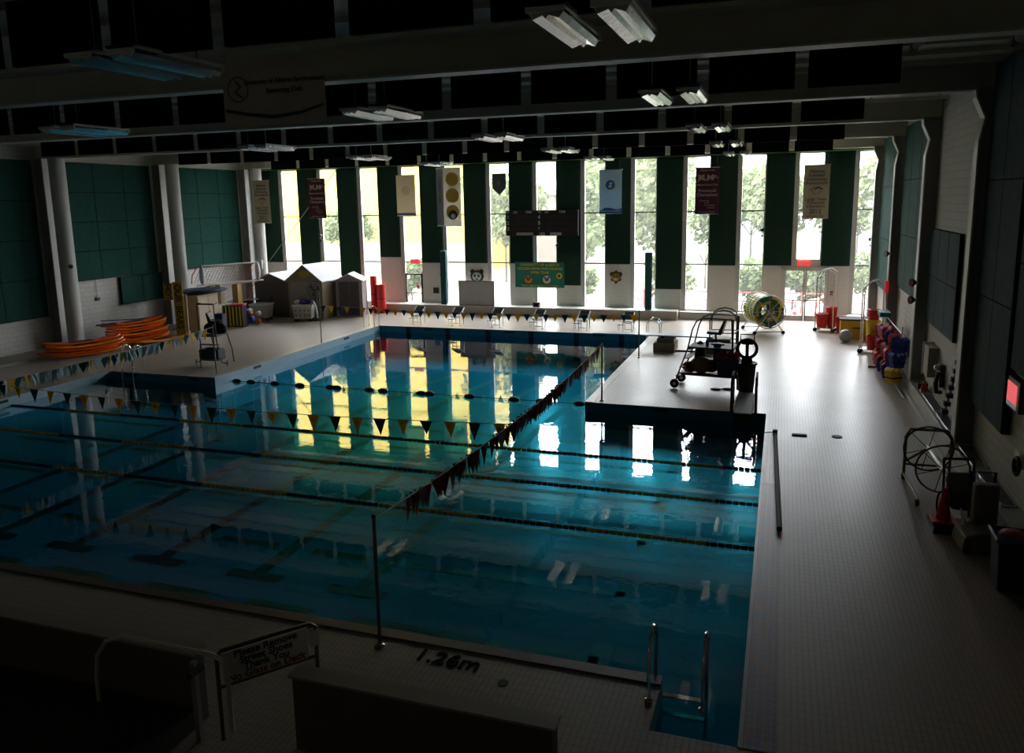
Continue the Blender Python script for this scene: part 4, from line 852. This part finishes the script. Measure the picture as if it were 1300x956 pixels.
for x, h, nm in ((-17.15, 3.35, 'tall dark teal upright roll standing between two windows left of the whiteboard'), (-6.2, 3.3, 'tall dark teal upright roll standing before a window right of the bear emblem')):
    t = thing('padded_roll', nm, 'padded roll', (x, 39.05, .46), 0, 'teal upright rolls'); MB().box(-.17, -.12, 0, .17, .12, h-.46).build('cover', teal, t, bevel=.05); MB().box(-.18, -.13, 1.6, .18, .13, 1.65).build('strap', mat('strap_dark', (.01, .04, .04), .6), t)
for x, z, m2, nm, s in ((-19.05, 2.72, mat('exit_glow', (.8, .05, .05), .4, emit=.9), 'red lit exit sign on the far wall left of the glass exit door', .28), (.97, 2.78, mat('exit_glow', (1, 0, 0)), 'red lit exit sign above the double door', .28)):
    t = thing('exit_sign', nm, 'exit sign', (x, 39.515, z), 0, 'exit signs'); MB().box(-s, 0, -.12, s, .08, .12).build('housing', m2, t, bevel=.01); text('lettering', 'EXIT', .19, white_m, t, (0, -.006, 0), bold=.004)
for x, z, m2, nm in ((-17.98+.0, 1.35, red, 'small red fire alarm pull box beside the glass exit door'), (-.35, 1.4, mat('box_rust', (.25, .05, .04), .5), 'small red pull box left of the double door')):
    t = thing('alarm_box', nm, 'alarm box', (x-.95 if x < -10 else x+2.6, 39.5, z), 0, 'alarm boxes'); MB().box(-.08, 0, -.1, .08, .08, .1).build('housing', m2, t, bevel=.01); MB().box(-.05, -.02, -.03, .05, 0, .0).build('handle', white_m, t)
t = thing('wall_vent', 'square grey vent on the far wall pier right of the glass exit door', 'vent', (-17.9+.55, 39.52, 1.15)); t.location.x = -18.15+.3
MB().box(-.17, 0, -.17, .17, .06, .17).build('frame', mat('vent_grey', (.2, .19, .18), .6), t)
for q in range(5): MB().box(-.14, -.015, -.13+q*.055, .14, 0, -.1+q*.055).build('slat', rubber, t)
t = thing('speaker_box', 'small brown box on the ledge left of the green team banner end', 'box', (-11.95, 39.0, .46)); MB().box(-.18, -.12, 0, .18, .12, .25).build('case', mat('brown_box', (.14, .09, .08), .6), t, bevel=.01); MB().box(-.12, -.13, .05, .12, -.12, .2).build('grille', rubber, t)
for i, (x, z, nm) in enumerate(((-24.8, 4.9-.75, 'dark camera mounted on the window edge at the second yellow window'), (-.95+.0, 4.35, 'round black loudspeaker on a window edge left of the double door'), (-10.9, 3.62, 'black camera on the window edge below the scoreboard'), (3.75, 3.9, 'dark bent bracket before the far right window'))):
    t = thing('wall_camera', nm, 'camera', (x, 39.4, z), 0, 'small devices on the window edges'); MB().sphere((0, -.08, 0), .11, (1, 1, .9), 12).build('head', blackpl, t, smooth=True); MB().tube((0, 0, 0), (0, .18, 0), .03).build('arm', rubber, t); MB().box(-.03, -.05, -.35, .05, .03, -.22).build('lower_box', blackpl, t)

# ------------------------------------------------------------------ diving boards on the right deck
conc = mat('concrete_block', (.30, .27, .20), .75, 0, .12, 3)
t = thing('diving_board', 'long blue-white springboard on concrete blocks reaching over the long tank', 'diving board', (0, 31.0, 0))
MB().box(-7.1, -.25, .56, -2.4, .25, .61).build('board', mat('board_blue', (.18, .25, .34), .4), t, bevel=.01)
MB().box(-4.62, -.55, 0, -3.8, .5, .34).box(-4.5, -.4, .34, -3.85, .4, .5).build('fulcrum_block', conc, t, bevel=.01)
MB().tube((-4.3, -.3, .53), (-4.3, .3, .53), .07, 12).build('roller', rubber, t)
MB().box(-2.75, -.5, 0, -1.6, .5, .3).box(-2.6, -.35, .3, -1.75, .35, .56).build('rear_block', conc, t, bevel=.01)
MB().box(-3.8, -.3, 0, -2.75, -.2, .06).build('base_rail', mat('rail_brown', (.12, .06, .05), .6), t)
for s in (-1, 1):
    y = s*.42; MB().path([(-2.5, y, .0), (-2.5, y, 1.25), (-2.42, y, 1.5), (-2.25, y, 1.62), (-2.0, y, 1.67), (-1.75, y, 1.62), (-1.58, y, 1.5), (-1.52, y, 1.2), (-1.52, y, 0)], .025, 8).build('handrail', darksteel, t, smooth=True)
    for z in (.45, .8): MB().tube((-2.5, y, z), (-1.52, y, z), .018).build('rung', darksteel, t)
    pass
t = thing('diving_platform', 'short grey platform with a dark drop end between two post rails at the pool edge', 'diving platform', (-.86, 22.1, 0))
MB().box(-.24, -.25, .0, .24, 2.1, .06).build('ramp', mat('ramp_grey', (.22, .21, .20), .55), t, bevel=.005); MB().prism([(-.3, .06), (-.3, -.25), (-.2, -.3), (.12, -.3), (.22, -.25), (.22, .06)][::-1], .06, 'XZ', -.28).build('drop_end', mat('drop_black', (.015, .018, .018), .5), t) if False else MB().box(-.24, -.33, -.26, .24, -.25, .06).build('drop_end', mat('drop_black', (.015, .018, .018), .5), t, bevel=.02)
for s in (-1, 1):
    MB().path([(s*.32, 0, 0), (s*.32, 0, .8), (s*.32, .12, .95), (s*.32, .9, .95), (s*.32, 1.0, .85), (s*.32, 1.0, 0)], .03, 8).build('post_rail', rubber, t, smooth=True); MB().tube((s*.32+.03, .05, 0), (s*.32+.03, .05, .75), .02).build('inner_post', steel, t)
t = thing('trash_bin', 'black tapered bin on the right deck beside the mobile guard stair', 'bin', (-.9, 24.7, 0))
MB().lathe([(.22, 0), (.28, .85), (.31, .86), (.31, .9), (.27, .9), (.24, .2)], n=20).build('body', blackpl, t, smooth=True)
MB().lathe([(.315, .84), (.315, .89)], n=20).build('rim', rubber, t)
t = thing('equipment_wheel', 'black round frame with T bar and handle standing on the black bin', 'hose reel', (-.9, 24.7, .9))
MB().ring((0, 0, .42), (0, 1, 0), .28, .05, 24, 8).build('ring', rubber, t); MB().box(-.05, -.03, .05, .05, .03, .68).box(-.16, -.03, .55, .16, .03, .66).build('t_bar', rubber, t); MB().path([(-.2, 0, .62), (-.2, 0, .86), (.2, 0, .86), (.2, 0, .62)], .02, 6).build('handle', rubber, t); MB().box(-.16, -.12, -.02, .16, .12, .12).build('base', rubber, t)
# mobile lifeguard stair
t = thing('guard_stair', 'rolling dark tube lifeguard stair with platform on the right peninsula', 'lifeguard stand', (-2.05, 24.9, 0), -.12)
dt = darksteel
for s in (-.45, .45):
    MB().path([(-.95, s, .15), (-.55, s, 1.3), (-.42, s, 1.9), (-.3, s, 2.15), (-.1, s, 2.25), (.75, s, 2.25), (.8, s, 1.2)], .024, 8).build('side_rail', dt, t, smooth=True)
    MB().path([(.8, s, 2.25), (.8, s, 1.25), (.95, s, .55), (.98, s, .1)], .024, 8).build('rear_leg', dt, t, smooth=True)
    MB().tube((-.95, s-.03, .15), (-.95, s+.03, .15), .14, 16).build('wheel', rubber, t)
    MB().tube((-.95, s-.04, .15), (-.95, s+.04, .15), .05, 10).build('hub', steel, t)
    MB().tube((-.8, s, .5), (.95, s, .5), .02).build('lower_rail', dt, t)
for q in range(4): x, z = -.88+q*.115, .38+q*.29; MB().box(x-.04, -.45, z, x+.14, .45, z+.03).build('tread', mat('tread_tan', (.2, .15, .09), .6), t)
MB().box(-.55, -.47, 1.3, .82, .47, 1.35).build('platform', mat('platform_grey', (.07, .07, .07), .6), t); MB().box(-.75, -.45, .44, .98, .45, .48).build('lower_shelf', mat('shelf_brown', (.09, .05, .03), .6), t)
MB().tube((.8, -.45, 1.8), (.8, .45, 1.8), .02).build('back_bar', dt, t)
def rel(p): c, s = math.cos(-.12), math.sin(-.12); return (-2.05+p[0]*c-p[1]*s, 24.9+p[0]*s+p[1]*c, p[2])
t = thing('swivel_seat', 'dark blue moulded swivel seat on top of the rolling guard stair', 'seat', rel((.25, 0, 1.35)), -.1)
MB().prism([(-.3, .38), (-.28, .46), (.05, .44), (.22, .85), (.28, .84), (.14, .36)], .42, 'XZ', -.21).build('shell', mat('seat_blue', (.03, .06, .09), .45), t, bevel=.015)
MB().tube((-.02, 0, 0), (-.06, 0, .4), .03).tube((-.02, 0, .02), (.2, .1, .02), .02).tube((-.02, 0, .02), (-.2, .12, .02), .02).build('pedestal', rubber, t)
def lump(name, lab, cat, p, items, g=None):
    t = thing(name, lab, cat, rel(p), 0, g)
    for nm, c, r, s, m_ in items: MB().sphere((c[0]*1.2, c[1], c[2]*1.25), r*1.25, s, 12).build(nm, m_, t, smooth=True)
    return t
lump('gym_bag', 'tan and red bag on the lower shelf of the guard stair', 'bag', (-.2, -.1, .48), [('body', (0, 0, .2), .24, (1.2, .9, .85), mat('bag_tan', (.28, .20, .13), .8)), ('flap', (.25, 0, .18), .18, (1, 1, .9), mat('bag_umber', (.08, .04, .02), .8))])
lump('red_bag', 'small crimson bag at the stair end of the lower shelf', 'bag', (-.55, -.15, .48), [('body', (0, 0, .14), .16, (1.2, 1, .85), mat('bag_crimson', (.25, .03, .05), .8)), ('pocket', (-.05, -.12, .1), .08, (1, .6, 1), mat('bag_pink', (.4, .1, .15), .8))])
lump('folded_umbrella', 'dark rolled bag leaning upright under the guard stair platform', 'bag', (-.3, .15, .48), [('body', (.0, 0, .4), .14, (1, 1, 2.7), mat('bag_black', (.03, .02, .025), .6))])
t = thing('hanging_jacket', 'dark jacket hanging from the guard stair platform', 'jacket', rel((.25, -.1, .65))); MB().prism([(-.12, 0), (.1, .05), (.14, .62), (-.06, .62)], .14, 'XZ', -.07).build('cloth', mat('jacket', (.05, .03, .04), .9), t, bevel=.03); MB().prism([(.16, .15), (.34, .2), (.3, .6), (.18, .6)], .1, 'XZ', 0).build('sleeve', mat('jacket_olive', (.12, .10, .03), .9), t, bevel=.03)
t = thing('blue_bin', 'navy blue tub full of red gear at the back of the lower shelf', 'tub', rel((.62, -.15, .48))); MB().prism([(-.28, 0), (.28, 0), (.34, .55), (-.34, .55)], .5, 'XZ', -.25).build('tub_body', mat('tub_blue', (.01, .04, .12), .5), t, bevel=.02)
for q in range(8): MB().sphere((-.25+(q % 4)*.16, -.1+(q//4)*.2, .6), .11, (1, 1, 1.1), 8).build('gear', red if q % 2 else mat('gear_rose', (.3, .03, .05), .6), t)
t = thing('water_bottle', 'small items and bottle on the guard stair platform beside the seat', 'bottle', rel((.0, -.25, 1.35))); MB().lathe([(.05, 0), (.05, .18), (.02, .22), (.02, .26)], n=12).build('bottle', mat('bottle_blue', (.03, .1, .2), .3), t); MB().box(.2, -.1, 0, .42, .1, .12).build('cap_box', mat('cap_blue', (.05, .15, .3), .5), t)
t = thing('flip_flops', 'pair of dark sandals on the deck under the guard stair', 'sandals', rel((.3, -.25, 0))); MB().sphere((0, 0, .03), .16, (1.2, .5, .2), 10).build('sandal', rubber, t); MB().sphere((.35, .1, .03), .16, (1.2, .5, .2), 10).build('sandal', rubber, t)

# ------------------------------------------------------------------ lane rope reel near windows
t = thing('rope_storage_reel', 'white wire reel wound with green and yellow lane ropes near the double door', 'rope reel', (-.7, 36.3, 0), .35)
ropeg = mat('rope_green', (.01, .16, .08), .5); ropey = mat('rope_yellow', (.75, .50, .03), .5)
for s in (-1, 1):
    y = s*.75; m = MB().ring((0, y, .98), (0, 1, 0), .72, .022, 36, 6)
    for q in range(8): a = q*PI/4; m.tube((0, y, .98), (math.cos(a)*.72, y, .98+math.sin(a)*.72), .012, 5)
    m.build('side_wheel', white_m, t); MB().path([(-.62, y*1.08, .1), (0, y*1.08, .98), (.62, y*1.08, .1)], .03, 6).tube((-.62, y*1.08, .12), (.62, y*1.08, .12), .025).build('stand', white_m, t)
    for q in (-1, 1): MB().tube((q*.62, y*1.08-.03, .08), (q*.62, y*1.08+.03, .08), .08, 10).build('caster', rubber, t)
MB().tube((0, -.85, .98), (0, .85, .98), .04).build('axle', steel, t)
rg = MB(); ry = MB()
for q in range(13):
    y = -.66+q*.11
    for k, R in enumerate((.62, .5, .38)):
        if k and 1 < q < 11: continue
        n = 40
        for a in range(n):
            an = 2*PI*a/n; tgt = ry if math.sin(an*2+q*1.7+k*2) > .35 else rg
            tgt.box(-.05, -.05, -.04, .05, .05, .04, Matrix.Translation((math.cos(an)*R, y, .98+math.sin(an)*R)) @ Matrix.Rotation(-an, 4, 'Y'))
tag(rg.build('green_floats', ropeg, t), 'green rope floats'); tag(ry.build('yellow_floats', ropey, t), 'yellow rope floats')

# ------------------------------------------------------------------ tube carts near the door
def tube_cart(loc, rz, label, H):
    t = thing('tube_cart', label, 'cart', loc, rz, 'tall white tube carts')
    for s in (-.3, .3):
        MB().path([(-.35, s, .1), (-.35, s, H-.35), (-.1, s, H-.05), (.1, s, H), (.35, s, H-.2), (.4, s, .1)], .025, 8).build('side_frame', white_m, t, smooth=True)
        MB().tube((-.35, s-.02, .08), (-.35, s+.02, .08), .09, 12).build('wheel', rubber, t); MB().tube((.4, s-.02, .08), (.4, s+.02, .08), .09, 12).build('wheel', rubber, t)
    for z, x in ((.15, -.35), (.15, .4), (H-.35, -.35), (1.1, -.35)): MB().tube((x, -.3, z), (x, .3, z), .02).build('cross_bar', white_m, t)
    MB().box(-.35, -.3, .13, .4, .3, .16).build('shelf', steel, t)
    return t
tube_cart((1.9, 37.1, 0), -.3, 'tall white tube cart with red buckets beside the double door', 2.75)
tube_cart((3.3, 32.2, 0), -.2, 'tall white tube cart standing by the yellow buckets near the right wall', 2.75)
def bucket(loc, m_, label, h=.55, r=.22, g='plastic buckets by the right wall', tilt=0):
    t = thing('bucket', label, 'bucket', loc, 0, g); MB().lathe([(r*.75, 0), (r, h), (r*1.08, h), (r*1.08, h+.03), (r*.9, h+.03), (r*.65, .05)], n=18).build('tub', m_, t, smooth=True); MB().path([(-r, 0, h), (-r*.8, -.05, h*.8), (0, -r-.08, h*.65), (r*.8, -.05, h*.8), (r, 0, h)], .008, 5).build('handle', rubber, t); t.rotation_euler.x = tilt
    return t
bucket((1.75, 36.95, .17), red, 'red bucket at the left of the cart beside the double door', .6, .26); bucket((2.15, 37.15, .17), red, 'tall red bucket on the cart beside the double door', .85, .24); bucket((2.55, 36.9, 0), red, 'low red bucket right of the cart beside the double door', .65, .24)
bucket((3.35, 32.3, 1.25), red, 'red bucket hung high on the tube cart by the yellow bin', .35, .24)
bucket((3.3, 31.9, .17), red, 'orange red bucket at the bottom of the tube cart by the vests', .5, .22); bucket((3.35, 32.3, .2), yellow, 'tall yellow bucket on the tube cart by the vests', 1.0, .26)
t = thing('yellow_chest', 'wide yellow trunk with black lid before the far right window', 'trunk', (3.0, 35.4, 0)); MB().box(-.6, -.35, 0, .6, .35, .78).build('body', mat('trunk_yellow', (.62, .34, .01), .5), t, bevel=.02); MB().box(-.64, -.38, .78, .64, .38, .84).build('lid', rubber, t, bevel=.01); MB().box(-.15, -.37, .45, .15, -.35, .5).build('handle', rubber, t)
t = thing('exercise_ball', 'grey ball lying on the deck in front of the yellow trunk', 'ball', (2.55, 34.3, 0)); MB().sphere((0, 0, .26), .26, n=24).build('ball', mat('ball_grey', (.25, .26, .27), .4), t, smooth=True)
t = thing('vest_rack', 'rack hung with red, blue and yellow life vests beside the right wall', 'vest rack', (3.45, 28.4, 0))
for y in (-2.1, 2.1): MB().tube((.1, y, 0), (.1, y, 1.9), .03).build('post', white_m, t)
for q in range(3): MB().tube((.1, -2.6, .55+q*.55), (.1, 2.1, .55+q*.55), .015).build('bar', white_m, t)
vr, vb, vo, vm = mat('vest_red', (.45, .01, .02), .7, 0, .2, 8), mat('vest_blue', (.01, .04, .30), .7), mat('vest_orange', (.7, .16, .02), .7), mat('vest_magenta', (.33, .01, .07), .7)
vproto = {}
def vest(y, z, m_, lab, x, rz):
    if m_.name not in vproto:
        t = thing('life_vest', lab, 'life vest', (x, y, z), rz, 'life vests on the rack')
        MB().prism([(-.16, -.5), (.16, -.5), (.22, -.1), (.12, .0), (.03, -.14), (-.05, -.14), (-.12, .0), (-.22, -.1)], .32, 'XZ', -.16).build('vest_body', m_, t, bevel=.035)
        MB().box(-.19, -.17, -.34, .19, .17, -.30).build('belt', rubber, t); vproto[m_.name] = t
    else: copy_tree(vproto[m_.name], (x, y, z), rz, lab)
cnm = {vb.name: 'blue', vr.name: 'red', vo.name: 'orange', vm.name: 'magenta', yellow.name: 'yellow'}
pat = {2: [vb, vr, vb, vr, vr, vm, vr, vm], 1: [vb, vb, vr, vr, vm, vr, vm, vm], 0: [yellow, vb, vo, vb, vo, vr, vr, vo]}
for rw in (2, 1, 0):
    for q in range(8):
        m_ = pat[rw][q]; y = 26.3+q*.56
        vest(y, (.68, 1.12, 1.62)[rw]-(.02*q)+random.uniform(-.05, .05), m_, '%s life vest in the %s tier of the rack, %s from the near end' % (cnm[m_.name], ('lower', 'middle', 'upper')[rw], ORD[q]), 3.5-(.12, .02, .0)[rw]-random.uniform(0, .08), random.uniform(-.7, .7))
t = thing('teal_box', 'teal box on top of the vest rack', 'box', (3.45, 29.9, 1.72)); MB().box(-.2, -.35, 0, .15, .35, .16).build('case', mat('teal_case', (.0, .16, .2), .5), t, bevel=.015); MB().box(-.21, -.1, .05, -.2, .1, .1).build('clasp', rubber, t)
t = thing('deck_squeegee', 'long handled squeegee lying on the right deck', 'squeegee', (3.3, 29.3, 0)); MB().box(-.35, -.03, 0, .35, .03, .06).build('blade', mat('squeegee_brown', (.2, .1, .06), .6), t); MB().tube((.1, 0, .05), (.2, -4.4, .03), .018).build('handle', white_m, t)
# right wall fittings
t = thing('alarm_strobe', 'red strobe alarm on the right wall column above the vests', 'alarm', (3.66, 31.7, 3.3-.75)); MB().box(-.06, -.06, -.22, .06, .06, .22).build('housing', mat('strobe_red', (.8, .03, .03), .4, emit=.25), t, bevel=.02); MB().tube((.0, 0, -.22), (.03, 0, -.9), .02).build('conduit', mat('conduit_tan', (.3, .2, .14), .6), t)
for y, z, nm in ((31.75, 3.75, 'black loudspeaker with white bracket on the far right column'), (25.25, 3.35, 'dark red horn on the right column above the white box'), (25.25, 2.85, 'round red-faced alarm bell on the right column')):
    t = thing('wall_horn', nm, 'horn', (3.66, y, z), 0, 'devices on the right columns'); MB().lathe([(.05, 0), (.12, .1), (.12, .14)], n=14, axis=(-1, -.4, 0)).build('horn', blackpl if y > 30 else maroon, t, smooth=True); MB().box(0, -.05, -.05, .06, .05, .05).build('bracket', white_m, t)
t = thing('blue_bag', 'dark blue bag hanging behind the vests at the right column', 'bag', (3.9, 26.6, 1.0)); MB().sphere((0, 0, .2), .26, (.6, 1, 1.6), 12).build('bag_body', navy, t, smooth=True); MB().ring((0, 0, .62), (1, 0, 0), .1, .015).build('strap', rubber, t)
t = thing('wall_cabinet', 'white hinged box fixed on the right wall beyond the phone', 'wall box', (XR, 23.6, 1.35)); MB().box(-.25, -.35, -.35, 0, .35, .45).build('case', mat('box_tan', (.34, .30, .24), .6), t, bevel=.01); MB().box(-.28, .35, -.4, -.0, .40, .5).build('open_door', white_m, t)
t = thing('wall_phone', 'dark phone and gauge mounted on the right wall', 'phone', (XR, 22.4, 1.25)); MB().box(-.12, -.16, -.3, 0, .16, .3).build('backplate', darksteel, t, bevel=.03); MB().sphere((-.16, 0, .2), .09).build('round_gauge', steel, t); MB().path([(-.14, -.1, .1), (-.2, -.14, -.2), (-.16, -.1, -.42), (-.05, 0, -.45)], .06, 8).build('handset', blackpl, t, smooth=True); MB().sphere((-.15, -.05, .05), .06).build('blue_lamp', mat('gauge_blue', (.05, .1, .3), .3), t)
t = thing('beaded_strap', 'chain of black blocks hanging on the wall above the ledge', 'strap', (3.9, 20.4, .52)); MB().tube((-.05, .6, .0), (.08, -.1, 1.55), .03).build('pole', mat('strap_grey', (.25, .27, .33), .5), t)
for q in range(7): MB().box(-.07, -.08, -.05, .07, .08, .05, Matrix.Translation((-.04+q*.018, .52-q*.1, .15+q*.22))).build('block', rubber, t)
t = thing('small_cone', 'small red cone with dark box on the far end of the ledge', 'cone', (3.86, 23.9, .5)); MB().lathe([(.11, 0), (.02, .26)], n=12).build('cone_body', red, t); MB().box(-.14, .12, 0, .12, .4, .16).build('box', rubber, t)
t = thing('lit_wall_display', 'red lit display box on the right wall at the frame edge', 'display', (XR, 15.6, 2.36)); MB().box(-.14, -.42, -.26, 0, .32, .28).build('housing', blackpl, t, bevel=.01)
MB().box(-.15, -.3, -.14, -.14, .30, .2).build('screen', mat('display_red', (.9, .10, .12), .4, emit=.8), t); MB().box(-.15, -.3, -.22, -.14, .3, -.15).build('lower_strip', mat('strip_lilac', (.35, .35, .45), .4, emit=.2), t)
t = thing('wall_bracket', 'white bracket and dark hose under the lit display', 'bracket', (XR, 14.75, 1.45)); MB().box(-.2, -.15, -.15, 0, .2, .12).build('plate', white_m, t, bevel=.03); MB().ring((-.22, -.1, -.1), (1, 0, 0), .14, .035).build('hose_coil', rubber, t)

# ------------------------------------------------------------------ yellow rope reel and chairs in the right foreground
t = thing('rope_reel_frame', 'empty yellow steel rope reel with two spoked wheels on the right deck', 'rope reel', (3.0, 16.9, 0), .03)
ym = mat('ochre_paint', (.20, .13, .02), .5, .2)
for k, y in enumerate((.55, -.75)):
    m = MB().ring((0, y, .72), (0, 1, 0), .46, .018, 36, 6)
    for q in range(6): a = q*PI/3+.3; m.tube((0, y, .72), (math.cos(a)*.46, y, .72+math.sin(a)*.46), .008, 5)
    m.build('spoked_wheel', mat('wheel_umber', (.09, .06, .02), .5, .3), t)
MB().tube((0, -.85, .72), (0, .65, .72), .05, 12).build('axle', mat('axle_pale', (.5, .48, .44), .4, .4), t)
MB().path([(-.42, .6, .12), (-.42, .6, .95), (-.34, .6, 1.1), (.34, .6, 1.1), (.42, .6, .95), (.42, .6, .12)], .03, 6).build('end_frame', ym, t)
MB().tube((-.42, .6, .35), (.42, .6, .35), .025).tube((-.42, .6, .4), (0, .6, .72), .025).build('end_brace', ym, t)
for s in (-1, 1): MB().tube((s*.42, .6, .14), (s*.42, -.95, .14), .03).build('floor_rail', ym, t); MB().tube((s*.42-.03, .62, .07), (s*.42+.03, .62, .07), .07, 10).build('caster', rubber, t); MB().tube((s*.42-.03, -.9, .07), (s*.42+.03, -.9, .07), .07, 10).build('caster', rubber, t)
t = thing('wheelchair', 'folded dark wheelchair frame standing behind the red cone', 'wheelchair', (3.2, 15.1, 0), .15)
for s in (-.25, .25):
    MB().path([(s, .25, .05), (s, .3, .85), (s, .38, 1.15)], .022, 6).path([(s, -.25, .45), (s, .25, .45)], .02, 6).build('side_frame', rubber, t); MB().ring((s*1.15, .15, .3), (1, 0, 0), .29, .018, 28, 6).build('wheel', rubber, t)
MB().tube((-.25, .38, 1.15), (.25, .38, 1.15), .025).build('push_bar', rubber, t); MB().box(-.22, .2, .45, .22, .26, .95).build('backrest', mat('sling_grey', (.13, .14, .14), .7), t, bevel=.02); MB().box(-.22, -.25, .42, .22, .22, .48).build('seat', rubber, t, bevel=.02); MB().box(-.2, -.5, .08, .2, -.35, .11).build('footrest', rubber, t)
t = thing('pool_cleaner', 'grey wheeled pool lift chair with dark frame beside the ledge', 'pool lift', (3.32, 14.3, 0), .1)
gw = mat('lift_taupe', (.14, .12, .11), .6)
MB().prism([(-.38, .05), (.3, .05), (.34, .28), (.1, .42), (-.34, .3)], .6, 'XZ', -.35).build('base', gw, t, bevel=.03); MB().box(-.1, .1, .3, .28, .3, 1.05).build('back_shell', gw, t, bevel=.04)
MB().path([(-.1, .3, .4), (-.1, .34, 1.2), (.26, .34, 1.2), (.26, .3, .4)], .028, 6).build('back_frame', rubber, t); MB().path([(-.3, -.3, .3), (-.38, -.32, .5), (-.3, .1, .62)], .018, 6).build('arm', mat('arm_pale', (.5, .48, .42), .4), t); MB().box(.0, -.32, .5, .16, -.29, .53).build('bright_clip', white_m, t)
for s in (-.3, .26): MB().tube((s-.03, -.3, .08), (s+.03, -.3, .08), .08, 12).build('wheel', rubber, t)
t = thing('traffic_cone', 'red traffic cone on a dark tray in the right foreground', 'traffic cone', (2.9, 15.1, .1)); MB().lathe([(.13, .03), (.035, .62)], n=18).build('cone_body', red, t, smooth=True); MB().box(-.2, -.2, 0, .2, .2, .04).build('cone_base', red, t, bevel=.01)
t = thing('dark_tray', 'dark blue tray of gear under the red traffic cone', 'tray', (2.98, 15.05, 0)); MB().box(-.3, -.35, 0, .3, .35, .06).box(-.3, -.35, .06, -.27, .35, .1).box(.27, -.35, .06, .3, .35, .1).build('tray_body', mat('tray_navy', (.01, .012, .03), .5), t)
t = thing('waste_bin', 'dark blue waste bin with teal liner in the right foreground corner', 'bin', (3.42, 12.9, 0)); MB().prism([(-.2, 0), (.2, 0), (.24, .8), (-.24, .8)], .46, 'XZ', -.23).build('body', mat('bin_navy', (.008, .01, .04), .5), t, bevel=.02)
MB().path([(-.26, -.25, .8), (-.26, .25, .82), (.26, .25, .8), (.26, -.25, .83)], .035, 6, True).build('liner', mat('liner_teal', (.02, .12, .18), .5), t); MB().sphere((0, .05, .78), .2, (1, 1, .5), 10).build('rubbish', mat('rubbish_pink', (.3, .03, .05), .6), t)
t = thing('door_post', 'tall dark brown door post at the lower right edge', 'post', (3.35, 11.35, 0)); dbr = mat('post_brown', (.035, .022, .018), .6)
MB().box(-.06, -.06, 0, .06, .06, 1.55).build('post', dbr, t); MB().box(.06, -.03, 0, .5, .03, 1.5).build('panel', mat('panel_brown', (.05, .035, .03), .6), t); MB().box(-.08, -.08, .85, -.05, -.05, .9).build('latch', steel, t)

# ------------------------------------------------------------------ big club banner hanging by the second beam
t = thing('club_banner', 'large dim club banner with oval crest hanging in front of the roof beam', 'banner', (-8.05, 11.6, 8.18))
MB().box(-.98, 0, -1.02, .98, .012, 0).build('cloth', mat('banner_dim', (.60, .52, .44), .8, 0, .1, 1.5), t)
letters_rows(t, (('University of Alberta Synchronized', -.32, .108), ('Swimming Club', -.47, .11)), ink, .22, -.008)
MB().ring((-.68, -.008, -.42), (0, 1, 0), .2, .007, 30, 4).build('crest_ring', ink, t); MB().path([(-.72, -.012, -.28), (-.62, -.012, -.38), (-.74, -.012, -.46), (-.6, -.012, -.56)], .012, 5).build('crest_figure', ink, t)
MB().prism([(-.95, -.72), (-.5, -.80), (0, -.86), (.5, -.82), (.95, -.72), (.95, -.76), (.5, -.87), (0, -.92), (-.5, -.86), (-.95, -.78)], .004, 'XZ', -.008).build('wave', mat('wave_blue', (.04, .06, .12), .7), t)
for s in (-1, 1): MB().tube((s*.9, 0, 0), (s*.9, 0, .5), .006, 5).build('cord', steel, t)
